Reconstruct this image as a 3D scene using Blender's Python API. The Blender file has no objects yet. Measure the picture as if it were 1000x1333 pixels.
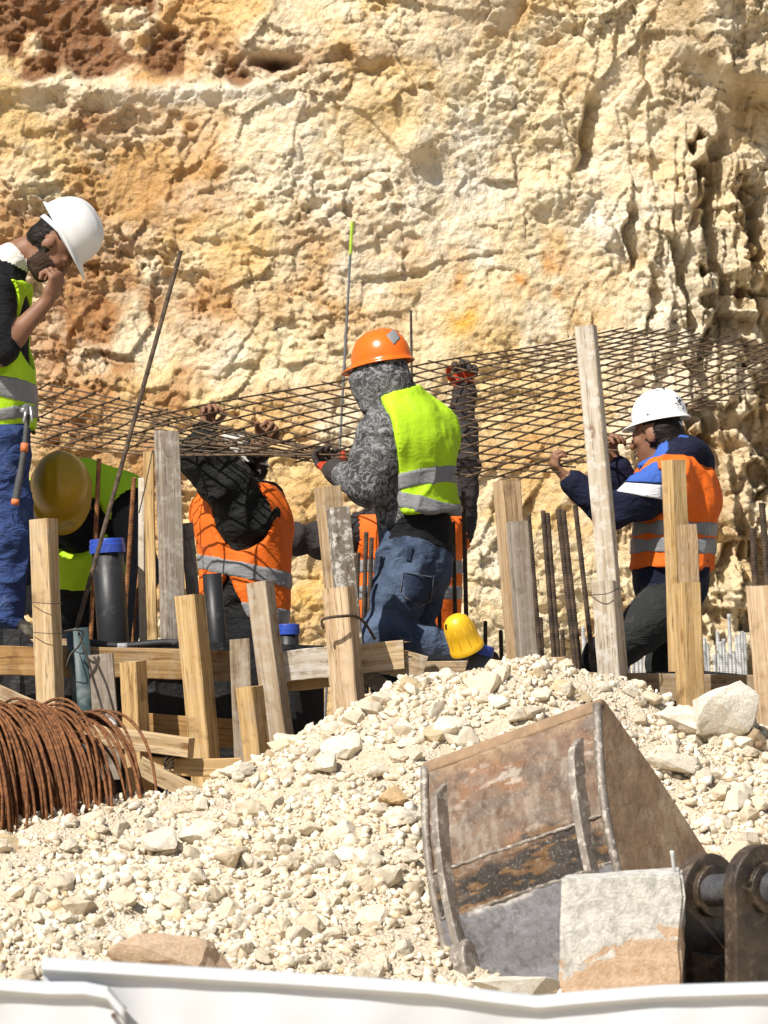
import bpy, bmesh, math, random
import numpy as np
from mathutils import Vector, Matrix, Quaternion
from mathutils.bvhtree import BVHTree

random.seed(7); RNG = np.random.default_rng(11)
SC = bpy.context.scene
COL = SC.collection

# ------------------------------------------------------------------ camera
F = 4960.0                       # focal length in photo pixels (1000 px wide)
CAM = Vector((0.0, 0.0, 1.7))
PITCH = math.atan((900 - 666.5) / F)      # level line lies at y = 900 px
cam_d = bpy.data.cameras.new('camera')
cam = bpy.data.objects.new('camera', cam_d); COL.objects.link(cam)
cam.location = CAM
cam.rotation_euler = (math.pi / 2 + PITCH, 0, 0)
cam_d.sensor_fit = 'HORIZONTAL'; cam_d.sensor_width = 36.0
cam_d.lens = 36.0 * F / 1000.0
cam_d.clip_start = 0.1; cam_d.clip_end = 2000
cam_d.dof.use_dof = True
cam_d.dof.focus_distance = 15.1
cam_d.dof.aperture_fstop = 13.0
SC.camera = cam

# ------------------------------------------------------------------ light
SUN_EL = math.radians(47); SUN_AZ = math.radians(39)     # azimuth: to the left of straight behind the camera
to_sun = Vector((-math.sin(SUN_AZ) * math.cos(SUN_EL), -math.cos(SUN_AZ) * math.cos(SUN_EL), math.sin(SUN_EL)))
w = bpy.data.worlds.new('World'); SC.world = w; w.use_nodes = True
wn = w.node_tree.nodes; bg = wn['Background']
sky = wn.new('ShaderNodeTexSky'); sky.sky_type = 'NISHITA'; sky.sun_disc = False
sky.sun_elevation = SUN_EL
sky.sun_rotation = math.atan2(to_sun.x, to_sun.y)
w.node_tree.links.new(sky.outputs[0], bg.inputs[0]); bg.inputs[1].default_value = 0.062
sd = bpy.data.lights.new('sun', 'SUN'); sd.energy = 5.0; sd.angle = math.radians(0.53); sd.color = (1.0, 0.955, 0.88)
sun = bpy.data.objects.new('sun', sd); COL.objects.link(sun)
sun.rotation_euler = (-to_sun).to_track_quat('-Z', 'Y').to_euler()
sun.location = (-6, -6, 12)
SC.view_settings.view_transform = 'Standard'; SC.view_settings.look = 'None'
SC.view_settings.exposure = 0.36; SC.view_settings.gamma = 1.0
SC.view_settings.use_curve_mapping = False

# ------------------------------------------------------------------ helpers
CP, SP = math.cos(PITCH), math.sin(PITCH)
def P(px, py, y):
    """photo pixel and a known distance y (metres along the ground) -> world point"""
    u = (px - 500.0) / F; v = (666.5 - py) / F
    dx, dy, dz = u, CP - v * SP, SP + v * CP
    t = y / dy
    return Vector((dx * t, y, CAM.z + dz * t))
def PX(p):
    """world point -> photo pixel (used for laying out masks on the rock face)"""
    x, y, z = p[0], p[1], p[2] - CAM.z
    f = y * CP + z * SP; v = -y * SP + z * CP
    return 500 + F * x / f, 666.5 - F * v / f

def tag(o, label=None, cat=None, group=None, kind=None):
    if label: o['label'] = label
    if cat: o['category'] = cat
    if group: o['group'] = group
    if kind: o['kind'] = kind
    return o
def link(o, parent=None):
    COL.objects.link(o)
    if parent is not None: o.parent = parent
    return o
def empty(name, loc, label, cat, group=None):
    o = bpy.data.objects.new(name, None); o.empty_display_size = 0.1
    o.location = loc; link(o); bpy.context.view_layer.update()
    return tag(o, label, cat, group)
def mesh_obj(name, verts, faces, mat=None, parent=None, smooth=False, world=True):
    """verts in world coordinates; child objects get them relative to the parent's location"""
    me = bpy.data.meshes.new(name)
    V = np.asarray([tuple(v) for v in verts], dtype=np.float64) if not isinstance(verts, np.ndarray) else verts
    if parent is not None and world:
        off = Vector((0, 0, 0)); q = parent
        while q is not None: off += q.location; q = q.parent
        V = V - np.array(off)
    me.from_pydata(V.tolist(), [], [tuple(map(int, f)) for f in faces]) if not isinstance(faces, np.ndarray) else fast_mesh(me, V, faces)
    if smooth: me.polygons.foreach_set('use_smooth', np.ones(len(me.polygons), dtype=bool))
    if mat is not None: me.materials.append(mat)
    me.update()
    return link(bpy.data.objects.new(name, me), parent)
def fast_mesh(me, V, Fa):
    n = Fa.shape[1]
    me.vertices.add(len(V)); me.vertices.foreach_set('co', V.astype(np.float32).ravel())
    me.loops.add(Fa.size); me.loops.foreach_set('vertex_index', Fa.astype(np.int32).ravel())
    me.polygons.add(len(Fa)); me.polygons.foreach_set('loop_start', np.arange(0, Fa.size, n, dtype=np.int32))
    me.update(calc_edges=True)
def recenter(o):
    """move a one-mesh thing's origin to its base"""
    me = o.data; n = len(me.vertices); a = np.empty(n * 3, np.float32); me.vertices.foreach_get('co', a); a = a.reshape(-1, 3)
    c = np.array([(a[:, 0].min() + a[:, 0].max()) / 2, (a[:, 1].min() + a[:, 1].max()) / 2, a[:, 2].min()])
    me.vertices.foreach_set('co', (a - c).astype(np.float32).ravel()); me.update(); o.location = c
    return o

# --- value noise
def _hash(i, j, k, seed):
    h = (i.astype(np.uint32) * np.uint32(374761393) + j.astype(np.uint32) * np.uint32(668265263)
         + k.astype(np.uint32) * np.uint32(2246822519) + np.uint32((seed * 3266489917 + 12345) & 0xffffffff))
    h = (h ^ (h >> np.uint32(13))) * np.uint32(1274126177)
    h = (h ^ (h >> np.uint32(16))) * np.uint32(2654435761)
    return ((h ^ (h >> np.uint32(15))) & np.uint32(0xffffff)).astype(np.float32) / np.float32(0xffffff)
def vnoise(p, seed=0):
    p = np.asarray(p, dtype=np.float64); f = np.floor(p); r = (p - f).astype(np.float32); f = f.astype(np.int64)
    r = r * r * r * (r * (r * 6 - 15) + 10)
    out = 0
    for a in (0, 1):
        wa = r[..., 0] if a else 1 - r[..., 0]
        for b in (0, 1):
            wb = r[..., 1] if b else 1 - r[..., 1]
            for c in (0, 1):
                wc = r[..., 2] if c else 1 - r[..., 2]
                out = out + wa * wb * wc * _hash(f[..., 0] + a, f[..., 1] + b, f[..., 2] + c, seed)
    return out * 2 - 1
def fbm(p, octs=4, seed=0, gain=0.5):
    p = np.asarray(p, dtype=np.float64); s = 0; a = 1.0
    for o in range(octs):
        s = s + a * vnoise(p, seed + o * 17); p = p * 2.03 + 5.1; a *= gain
    return s
def facets(u, v, seed, tilt):
    """fractured-rock relief: each jittered cell is a tilted plane; returns height and edge distance (cell units)"""
    iu = np.floor(u); iv = np.floor(v)
    b1 = np.full(u.shape, 9e9); b2 = b1.copy(); h = np.zeros(u.shape)
    for du in (-1, 0, 1):
        for dv in (-1, 0, 1):
            cu = iu + du; cv = iv + dv
            a = cu.astype(np.int64); b = cv.astype(np.int64); z = np.zeros_like(a)
            pu = cu + 0.1 + 0.8 * _hash(a, b, z, seed); pv = cv + 0.1 + 0.8 * _hash(a, b, z + 1, seed)
            d = (u - pu) ** 2 + (v - pv) ** 2
            tu = (_hash(a, b, z + 2, seed) - 0.5) * 2 * tilt; tv = (_hash(a, b, z + 3, seed) - 0.5) * 2 * tilt
            o = _hash(a, b, z + 4, seed) - 0.5
            hh = o + tu * (u - pu) + tv * (v - pv)
            m = d < b1
            b2 = np.where(m, b1, np.minimum(b2, d)); h = np.where(m, hh, h); b1 = np.where(m, d, b1)
    return h, np.sqrt(b2) - np.sqrt(b1)
def sstep(a, b, x):
    t = np.clip((x - a) / (b - a), 0, 1); return t * t * (3 - 2 * t)

# --- materials
def newmat(name, rough=0.8, color=(0.5, 0.5, 0.5), metal=0.0, spec=0.5):
    m = bpy.data.materials.new(name); m.use_nodes = True
    b = m.node_tree.nodes['Principled BSDF']
    b.inputs['Base Color'].default_value = (*color, 1); b.inputs['Roughness'].default_value = rough
    b.inputs['Metallic'].default_value = metal; b.inputs['Specular IOR Level'].default_value = spec
    m.diffuse_color = (*color, 1)
    return m, m.node_tree, b
class NB:
    def __init__(s, nt): s.nt = nt
    def n(s, t, **kw):
        x = s.nt.nodes.new(t)
        for k, v in kw.items():
            if k.startswith('i_'):
                key = k[2:]; key = int(key) if key.isdigit() else key.replace('_', ' ')
                if hasattr(v, 'is_output'): s.nt.links.new(v, x.inputs[key])
                else: x.inputs[key].default_value = v
            else: setattr(x, k, v)
        return x
    def l(s, a, b): s.nt.links.new(a, b)
    def noise(s, vec, scale, detail=4, rough=0.55, dist=0.0):
        return s.n('ShaderNodeTexNoise', i_Vector=vec, i_Scale=scale, i_Detail=detail, i_Roughness=rough, i_Distortion=dist).outputs['Fac']
    def ramp(s, fac, stops):
        r = s.n('ShaderNodeValToRGB'); e = r.color_ramp.elements
        while len(e) > 1: e.remove(e[-1])
        e[0].position = stops[0][0]; e[0].color = stops[0][1] if len(stops[0][1]) == 4 else (*stops[0][1], 1)
        for p, c in stops[1:]:
            x = e.new(p); x.color = c if len(c) == 4 else (*c, 1)
        s.l(fac, r.inputs[0]); return r.outputs[0]
    def mix(s, fac, a, b, mode='MIX'):
        m = s.n('ShaderNodeMix', data_type='RGBA', blend_type=mode)
        for key, v in ((0, fac), (6, a), (7, b)):
            if hasattr(v, 'is_output'): s.l(v, m.inputs[key])
            elif key == 0: m.inputs[0].default_value = v
            else: m.inputs[key].default_value = v if len(v) == 4 else (*v, 1)
        return m.outputs[2]
    def math(s, op, a, b=0.0):
        m = s.n('ShaderNodeMath', operation=op)
        for k, v in ((0, a), (1, b)):
            if hasattr(v, 'is_output'): s.l(v, m.inputs[k])
            else: m.inputs[k].default_value = v
        return m.outputs[0]
    def mapping(s, vec, scale=(1, 1, 1), loc=None):
        m = s.n('ShaderNodeMapping'); s.l(vec, m.inputs[0]); m.inputs['Scale'].default_value = scale
        if loc is not None: s.l(loc, m.inputs['Location'])
        return m.outputs[0]
    def bump(s, h, bsdf, strength=0.5, dist=0.01):
        b = s.n('ShaderNodeBump', i_Height=h, i_Strength=strength, i_Distance=dist); s.l(b.outputs[0], bsdf.inputs['Normal'])
    def obj(s): return s.n('ShaderNodeTexCoord').outputs['Object']
    def info(s): return s.n('ShaderNodeObjectInfo')
MATS = {}
def g3(a): return (a, a, a)

def mk_wood():
    m, nt, b = newmat('sawn_timber', 0.82, (0.55, 0.38, 0.2), spec=0.25); q = NB(nt)
    inf = q.info(); oc = q.obj()
    off = q.n('ShaderNodeCombineXYZ', i_X=q.math('MULTIPLY', inf.outputs['Random'], 37.0), i_Y=q.math('MULTIPLY', inf.outputs['Random'], 11.0), i_Z=q.math('MULTIPLY', inf.outputs['Random'], 53.0)).outputs[0]
    v = q.n('ShaderNodeVectorMath', operation='ADD', i_0=oc, i_1=off).outputs[0]
    g = q.noise(q.mapping(v, (55, 55, 2.2)), 1.0, 5, 0.6, 0.6)
    g2 = q.noise(q.mapping(v, (9, 9, 0.9)), 1.0, 3, 0.5, 0.8)
    blot = q.noise(v, 9.0, 4, 0.6)
    kn = q.n('ShaderNodeTexVoronoi', i_Vector=q.mapping(v, (9, 9, 3.4)), i_Scale=1.0)
    knot = q.ramp(kn.outputs['Distance'], [(0.0, g3(0)), (0.07, g3(0.25)), (0.15, g3(1))])
    base = inf.outputs['Color']
    c = q.mix(q.ramp(g, [(0.35, g3(0)), (0.7, g3(1))]), q.mix(1.0, base, (0.64, 0.56, 0.46), 'MULTIPLY'), base)
    c = q.mix(q.ramp(g2, [(0.42, g3(0)), (0.62, g3(1))]), q.mix(0.5, c, (0.74, 0.68, 0.6), 'MULTIPLY'), c)
    c = q.mix(q.ramp(blot, [(0.28, g3(1)), (0.42, g3(0))]), c, q.mix(1.0, c, (0.55, 0.5, 0.45), 'MULTIPLY'))
    c = q.mix(knot, q.mix(1.0, c, (0.45, 0.3, 0.2), 'MULTIPLY'), c)
    ck = q.noise(q.mapping(v, (26, 26, .7)), 1.0, 4, .6, .5)
    c = q.mix(q.ramp(ck, [(.485, g3(0)), (.497, g3(.75)), (.503, g3(.75)), (.515, g3(0))]), c, q.mix(1.0, c, (.35, .28, .22), 'MULTIPLY'))
    # cement splashes: amount from the object's alpha
    sp = q.noise(v, 26.0, 5, 0.68)
    spm = q.math('MULTIPLY', q.ramp(sp, [(0.5, g3(0)), (0.6, g3(1))]), inf.outputs['Alpha'])
    c = q.mix(spm, c, (0.62, 0.58, 0.52))
    stn = q.noise(v, 4.0, 3, 0.6)
    c = q.mix(q.math('MULTIPLY', q.ramp(stn, [(0.55, g3(0)), (0.72, g3(1))]), 0.45), c, (0.30, 0.25, 0.2))
    q.l(c, b.inputs['Base Color'])
    q.bump(q.math('ADD', g, q.math('MULTIPLY', sp, 0.4)), b, 0.55, 0.006)
    return m
def mk_plain(name, color, rough=0.7, metal=0.0, var=0.25, scale=12.0, bump=0.2, bdist=0.004, spec=0.4, dirt=None, dirt_lo=0.55, dirt_hi=0.7, dscale=8.0):
    m, nt, b = newmat(name, rough, color, metal, spec); q = NB(nt); oc = q.obj()
    n1 = q.noise(oc, scale, 5, 0.6)
    c = q.mix(q.ramp(n1, [(0.3, g3(0)), (0.7, g3(1))]), tuple(x * (1 - var) for x in color), tuple(min(1, x * (1 + var * 0.5)) for x in color))
    if dirt is not None:
        dn = q.noise(oc, dscale, 6, 0.65, 0.3)
        dm = q.ramp(dn, [(dirt_lo, g3(0)), (dirt_hi, g3(1))])
        c = q.mix(dm, c, dirt)
        q.l(q.mix(dm, g3(rough), g3(0.9)), b.inputs['Roughness'])
    q.l(c, b.inputs['Base Color'])
    if bump: q.bump(q.noise(oc, scale * 3, 4, 0.6), b, bump, bdist)
    return m
def mk_cloth(name, color, rough=0.9, fold=0.5, dirt=None, var=0.18, sheen=0.0):
    m, nt, b = newmat(name, rough, color, 0, 0.2); q = NB(nt); oc = q.obj()
    n1 = q.noise(oc, 7.0, 4, 0.6); wv = q.noise(oc, 420.0, 2, 0.5)
    c = q.mix(q.ramp(n1, [(0.3, g3(0)), (0.7, g3(1))]), tuple(x * (1 - var) for x in color), color)
    if dirt is not None:
        c = q.mix(q.ramp(q.noise(oc, 10.0, 5, 0.7), [(0.56, g3(0)), (0.72, g3(1))]), c, dirt)
    q.l(c, b.inputs['Base Color'])
    f = q.noise(q.mapping(oc, (1, 1, 1.8)), 16.0, 3, 0.55, 1.4)
    q.bump(q.math('ADD', q.math('MULTIPLY', f, 1.0), q.math('MULTIPLY', wv, 0.03)), b, fold, 0.02)
    if sheen: b.inputs['Sheen Weight'].default_value = sheen
    return m
# ================================================================== SETTING
# ---- rock face
def mk_rock():
    m, nt, b = newmat('quarried_limestone', 0.92, (0.6, 0.48, 0.3), spec=0.2); q = NB(nt); oc = q.obj()
    col = q.n('ShaderNodeVertexColor', layer_name='Col').outputs[0]
    n1 = q.noise(oc, 5.0, 7, 0.68, 0.6); n2 = q.noise(oc, 26.0, 5, 0.65); n3 = q.noise(oc, 90.0, 4, 0.6)
    c = q.mix(q.ramp(n1, [(0.36, g3(0)), (0.6, g3(1))]), q.mix(1.0, col, (0.90, 0.815, 0.68), 'MULTIPLY'), col)
    c = q.mix(q.ramp(n2, [(0.3, g3(0.7)), (0.46, g3(0))]), c, q.mix(1.0, c, (0.76, 0.6, 0.42), 'MULTIPLY'))
    c = q.mix(q.ramp(n2, [(0.58, g3(0)), (0.72, g3(0.55))]), c, q.mix(0.5, c, (0.78, 0.72, 0.6)))
    q.l(c, b.inputs['Base Color'])
    h = q.math('ADD', q.math('MULTIPLY', n2, 1.0), q.math('MULTIPLY', n3, 0.45))
    q.bump(h, b, 0.9, 0.03)
    return m
MATS['rock'] = mk_rock()
CL_Y = 21.0
def build_cliff():
    xs = np.concatenate([np.arange(-6.5, -2.5, 0.05), np.arange(-2.5, 2.5, 0.0078), np.arange(2.5, 6.51, 0.05)])
    zs = np.concatenate([np.arange(0.6, 1.6, 0.03), np.arange(1.6, 5.75, 0.0078), np.arange(5.75, 6.9, 0.04)])
    X, Z = np.meshgrid(xs, zs); sh = X.shape; x = X.ravel(); z = Z.ravel()
    px = 500 + x * F / CL_Y; py = 900 - (z - 1.7) * F / CL_Y
    p3 = np.stack([x, z, np.zeros_like(x)], 1)
    wx = x + 0.055 * fbm(p3 * 2.2, 4, 3); wz = z + 0.055 * fbm(p3 * 2.2, 4, 9)
    wx2 = x + 0.014 * fbm(p3 * 9, 3, 31); wz2 = z + 0.014 * fbm(p3 * 9, 3, 37)
    right = sstep(760, 900, px + 40 * fbm(p3 * 3, 2, 77))              # fluted part of the face
    smooth = np.exp(-(((px - 640) / 150) ** 2 + ((py - 170) / 110) ** 2)) * 0.55 + np.exp(-(((px - 640) / 160) ** 2 + ((py - 400) / 120) ** 2)) * 0.35
    rough_l = sstep(420, 120, px) * sstep(180, 300, py)
    d = 0.13 * fbm(p3 * 0.75, 3, 1)
    h1, e1 = facets(wx / 0.62, wz / 0.5, 5, 0.8)
    h2, e2 = facets(wx / 0.26 + 3, wz / 0.2, 8, 0.9)
    h3, e3 = facets(wx2 / 0.105, wz2 / 0.08, 12, 1.0)
    h4, e4 = facets(wx2 / 0.045, wz2 / 0.035, 15, 1.0)
    act = np.clip(0.75 + 0.9 * fbm(p3 * 1.6, 3, 55), 0.12, 1.5) * (1 - 0.8 * smooth)
    act2 = np.clip(0.65 + 1.1 * fbm(p3 * 2.9 + 7, 3, 58), 0.1, 1.6) * (1 - 0.75 * smooth)
    d += 0.038 * h1 * (0.4 + 0.6 * act) + 0.028 * h2 * act + 0.025 * h3 * act2 * (1 + 0.5 * rough_l) + 0.0125 * h4 * act2 * (1 + 0.6 * rough_l)
    ru, rv = 0.82 * wx2 - 0.57 * wz2, 0.57 * wx2 + 0.82 * wz2
    h5, e5 = facets(ru / 0.13 + 2, rv / 0.46, 19, 0.9); d += 0.045 * h5 * np.clip(0.2 + 1.3 * fbm(p3 * 1.1 + 3, 3, 61), 0, 1.2) * (1 - 0.6 * smooth)
    d += 0.010 * fbm(p3 * 9, 4, 21) + 0.006 * fbm(p3 * 34, 3, 25)
    # cracks and pockets
    pock = fbm(p3 * 5.5, 3, 101); d -= 0.03 * sstep(0.66, 0.85, pock) * (1 - smooth)
    # vertical flutes on the right: each fin comes forward to its right edge, then steps back
    fl, fe = facets(wx2 / 0.15 + 0.35 * wz, wz / 0.75, 41, 1.3)
    fl2, fe2 = facets(wx2 / 0.07 + 0.2 * wz, wz2 / 0.24, 43, 1.2)
    fz = sstep(150, 260, py)
    def fins(w_, hgt, seed, lean):
        u = wx2 / w_ + lean * wz + 0.14 * fbm(np.stack([x * 1.5, z * 2.0, z * 0], 1), 2, seed) + 0.10 * facets(wx / .2, wz / .16, seed + 5, .6)[0]; cell = np.floor(u); fr = u - cell
        seg = np.floor(wz / hgt + 0.9 * _hash(cell.astype(np.int64), cell.astype(np.int64) * 0, cell.astype(np.int64) * 0, seed))
        am = _hash(cell.astype(np.int64), seg.astype(np.int64), cell.astype(np.int64) * 0, seed + 1)
        return am ** 1.6 * fr * sstep(1.0, 0.93, fr) + 0.35 * am
    d += right * (0.3 + 0.7 * fz) * (0.17 * fins(0.24, 0.8, 401, 0.35) + 0.075 * fins(0.10, 0.35, 407, 0.25) + 0.05 * fl2 + 0.03 * facets(wx2 / .09, wz2 / .13, 441, 1.2)[0])
    cx = 925 + 12 * np.sin((py - 120) / 95.0) + 12 * fbm(np.stack([py / 60, py * 0, py * 0], 1), 3, 5) + 46 * facets(wx / .35, wz / .14, 431, .3)[0]
    uu = (px - cx) / 62; d -= 0.30 * np.where(uu > 0, np.clip(1 - uu, 0, 1), sstep(-.16, 0, uu)) * sstep(110, 190, py) * sstep(900, 640, py)
    cx2 = 992 + 14 * fbm(np.stack([py / 80, py * 0 + 3, py * 0], 1), 3, 6) + 40 * facets(wx / .35, wz / .12, 433, .3)[0]
    uu = (px - cx2) / 70; d -= 0.24 * np.where(uu > 0, np.clip(1 - uu, 0, 1), sstep(-.2, 0, uu)) * sstep(160, 260, py)
    for (a, bb, y0, y1, wd, dp) in ((818, 826, 250, 345, 6, .16), (852, 846, 330, 440, 6, .13), (880, 905, 290, 440, 8, .2), (770, 752, 100, 215, 9, .16), (930, 905, 180, 300, 8, .15)):
        t = (py - y0) / (y1 - y0); uu = (px - (a + (bb - a) * t) - 6 * fbm(p3 * 8, 2, 70)) / (wd * 4); d -= dp * np.where(uu > 0, np.clip(1 - uu, 0, 1), sstep(-.12, 0, uu)) * sstep(0, .2, t) * sstep(1, .8, t)
    wob = 14 * fbm(np.stack([px / 70, px * 0, px * 0], 1), 3, 66)
    # overhanging ledge, upper right
    d += 0.34 * sstep(98, 66, py + wob - 0.25 * (px - 930)) * sstep(850, 945, px)
    d += 0.09 * sstep(68, 50, py + wob) * np.exp(-((px - 345) / 38) ** 2)
    d -= 0.16 * np.exp(-((px - 354) / 24) ** 2 - ((py + wob - 70) / 7) ** 2)
    d -= 0.09 * np.exp(-((px - 478) / 34) ** 2 - ((py + 1.6 * wob - 76) / 9) ** 2)
    d += 0.10 * np.exp(-((px - 540) / 22) ** 2 - ((py - 185) / 26) ** 2)
    d += 0.07 * np.exp(-((px - 720) / 40) ** 2 - ((py - 235) / 26) ** 2)
    # soil pocket, upper left, over a pale ledge
    sw = fbm(p3 * 5, 4, 301)
    soil = sstep(90, 68, py + wob * .5 + 16 * sw) * sstep(285, 225, px - 0.9 * (py - 40) + 60 * sw)
    d -= 0.10 * soil
    d += soil * (0.03 * fbm(p3 * 14, 3, 88) + 0.05 * np.maximum(0, vnoise(p3 * 6.5, 89)) ** 1)
    d += 0.06 * np.exp(-((py + wob * .4 - 100) / 14) ** 2) * sstep(430, 330, px)
    y = CL_Y + 0.10 * (z - 1.7) - d + 0.25 * sstep(900, 1100, px) - 0.05
    V = np.stack([x, y, z], 1)
    nz, nx = sh; idx = np.arange(nz * nx).reshape(nz, nx)
    Fa = np.stack([idx[:-1, :-1].ravel(), idx[:-1, 1:].ravel(), idx[1:, 1:].ravel(), idx[1:, :-1].ravel()], 1)
    o = mesh_obj('rock_face', V, Fa, MATS['rock'], smooth=False)
    # stone colours (linear), with one hollow's shadow blended in
    C = np.tile(np.array([0.79, 0.67, 0.455]), (len(x), 1))
    def blend(mask, col):
        nonlocal C
        mk = np.clip(mask, 0, 1)[:, None]; C = C * (1 - mk) + np.array(col) * mk
    n_a = fbm(p3 * 1.4, 5, 201); n_b = fbm(p3 * 3.1, 5, 207); n_c = fbm(p3 * 2.2 + 3, 5, 211); n_d = fbm(p3 * 7, 4, 217)
    blend(sstep(620, 250, px + 90 * n_a) * np.clip(.62 + .9 * n_b, 0, 1), (0.66, 0.43, 0.225))
    blend(sstep(0.0, 0.5, n_a) * 0.7, (0.72, 0.505, 0.225))
    blend(sstep(0.15, 0.6, n_b) * 0.55, (0.62, 0.395, 0.165))
    blend(sstep(0.1, 0.6, n_c) * 0.6, (0.82, 0.74, 0.59))
    gl = lambda cx, cy, rx, ry: np.exp(-((px - cx) / rx) ** 2 - ((py - cy) / ry) ** 2)
    brown = np.maximum.reduce([gl(130, 430, 120, 130), gl(60, 300, 90, 80) * .7, gl(215, 560, 70, 120) * .8, gl(90, 560, 90, 120) * .7, gl(60, 145, 100, 26) * .9, gl(200, 250, 110, 80) * .4])
    blend(np.clip(1.25 * brown, 0, 1) * np.clip(0.8 + 1.0 * n_b + 0.6 * n_d, 0, 1), (0.44, 0.235, 0.105))
    orange = np.maximum.reduce([gl(700, 352, 50, 28), gl(730, 372, 30, 14), gl(600, 350, 28, 40) * .6, gl(555, 300, 25, 25) * .7, gl(660, 580, 60, 30) * .5, gl(900, 620, 26, 60) * .4])
    blend(np.clip(orange * 1.3, 0, 1) * np.clip(0.7 + 1.1 * n_d + .6 * n_b, 0, 1), (0.68, 0.35, 0.115))
    blend(gl(606, 412, 24, 26) * np.clip(.8 + n_d, 0, 1), (0.80, 0.47, 0.09))
    blend(np.maximum(gl(400, 780, 60, 60), gl(640, 760, 60, 80) * .6) * np.clip(.5 + n_b, 0, 1), (0.66, 0.42, 0.13))
    white = np.maximum.reduce([gl(760, 290, 60, 60), gl(850, 330, 50, 80), gl(430, 320, 40, 90) * .7, gl(250, 110, 120, 16), gl(640, 190, 130, 90) * .75, gl(880, 400, 60, 60) * .8])
    blend(white * np.clip(0.6 + n_c, 0, 1), (0.84, 0.79, 0.68))
    blend(right * np.clip(.45 + .5 * n_c, 0, 0.8), (0.76, 0.67, 0.51))
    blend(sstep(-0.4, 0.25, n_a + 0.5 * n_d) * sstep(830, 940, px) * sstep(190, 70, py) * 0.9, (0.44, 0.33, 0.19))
    blend(gl(440, 60, 120, 22) * .5 * np.clip(.5 + n_d, 0, 1), (0.42, 0.26, 0.13))
    blend(gl(352, 68, 44, 8), (0.26, 0.12, 0.07))  # hollow under the ledge darkened, its shadow put into the colour
    blend(soil * np.clip(1.0 - 1.3 * sstep(0.35, 0.6, vnoise(p3 * 6.5, 89)), 0, 1), (0.27, 0.14, 0.07))
    a = o.data.color_attributes.new('Col', 'FLOAT_COLOR', 'POINT')
    a.data.foreach_set('color', np.concatenate([C, np.ones((len(C), 1))], 1).astype(np.float32).ravel())
    tag(o, kind='structure')
    return V.reshape(nz, nx, 3)
cliff_v = build_cliff()
top = cliff_v[-1]
nt_ = len(top)
pv = [tuple(v) for v in top[::6]] + [(v[0], 60.0, 7.4) for v in top[::6]]
k = len(top[::6])
tag(mesh_obj('upper_terrain', pv, [(i, i + 1, k + i + 1, k + i) for i in range(k - 1)], MATS['rock']), kind='structure')

# ---- ground
def mk_dust():
    m, nt, b = newmat('limestone_dust', 0.95, (0.66, 0.56, 0.42), spec=0.15); q = NB(nt); oc = q.obj()
    n1 = q.noise(oc, 3.0, 6, 0.65); n2 = q.noise(oc, 60.0, 4, 0.7)
    vo = q.n('ShaderNodeTexVoronoi', i_Vector=oc, i_Scale=95.0)
    c = q.mix(q.ramp(n1, [(0.35, g3(0)), (0.65, g3(1))]), (0.53, 0.42, 0.29), (0.64, 0.535, 0.40))
    c = q.mix(q.ramp(n2, [(0.32, g3(0.7)), (0.5, g3(0))]), c, (0.5, 0.38, 0.24))
    c = q.mix(q.math('MULTIPLY', q.n('ShaderNodeSeparateColor', i_Color=vo.outputs['Color']).outputs[0], 0.35), c, (0.80, 0.74, 0.62))
    q.l(c, b.inputs['Base Color'])
    q.bump(q.math('ADD', q.math('MULTIPLY', vo.outputs['Distance'], -0.8), n2), b, 0.8, 0.012)
    return m
MATS['dust'] = mk_dust()
g = 400.0
tag(mesh_obj('ground', [(-g, -g, 0), (g, -g, 0), (g, g, 0), (-g, g, 0)], [(0, 1, 2, 3)], MATS['dust']), kind='structure')

CRX = np.array([-6, -2.2, -1.41, -1.0, -0.68, -0.5, -0.28, -0.08, 0.11, 0.28, 0.54, 0.71, 0.93, 1.08, 1.25, 1.5, 2.2, 6])
CRZ = np.array([1.1, 1.2, 1.245, 1.29, 1.36, 1.45, 1.56, 1.66, 1.745, 1.79, 1.82, 1.77, 1.70, 1.63, 1.58, 1.55, 1.5, 1.2])
def heap_h(x, y):
    x = np.asarray(x, dtype=np.float64); y = np.asarray(y, dtype=np.float64)
    c = np.interp(x, CRX, CRZ); yc = np.interp(x, [-6, -1.2, -0.3, 0.3, 6], [13.0, 13.0, 13.75, 13.9, 13.9])
    y0 = np.interp(x, [-2, -0.5, 0.5, 2], [11.0, 11.4, 11.7, 11.5])
    t = np.clip((y - y0) / (yc - y0), 0, 1); f = t * (0.75 + 0.25 * t * (2 - t)) 
    h = 0.80 + (c - 0.80) * f
    tb = np.clip((y - yc) / 0.45, 0, 1); tb = tb * tb * (3 - 2 * tb)
    h = h * (1 - tb) + 0.8 * tb
    h = np.where(y > yc, np.maximum(h, 0.8), h)
    fr = sstep(8.5, 9.7, y)
    p = np.stack([x, y, np.zeros_like(x)], -1)
    n = 0.035 * fbm(p * 2.2, 3, 301) + 0.014 * fbm(p * 9, 3, 305)
    # scooped hollow where the bucket lies
    bw = np.exp(-((x - 0.62) / 0.34) ** 2 - ((y - 12.25) / 0.45) ** 2)
    h = h - 0.35 * bw * np.clip((h - 0.8) / 0.5, 0, 1)
    return (h + n) * fr - 0.05 * (1 - fr)
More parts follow.
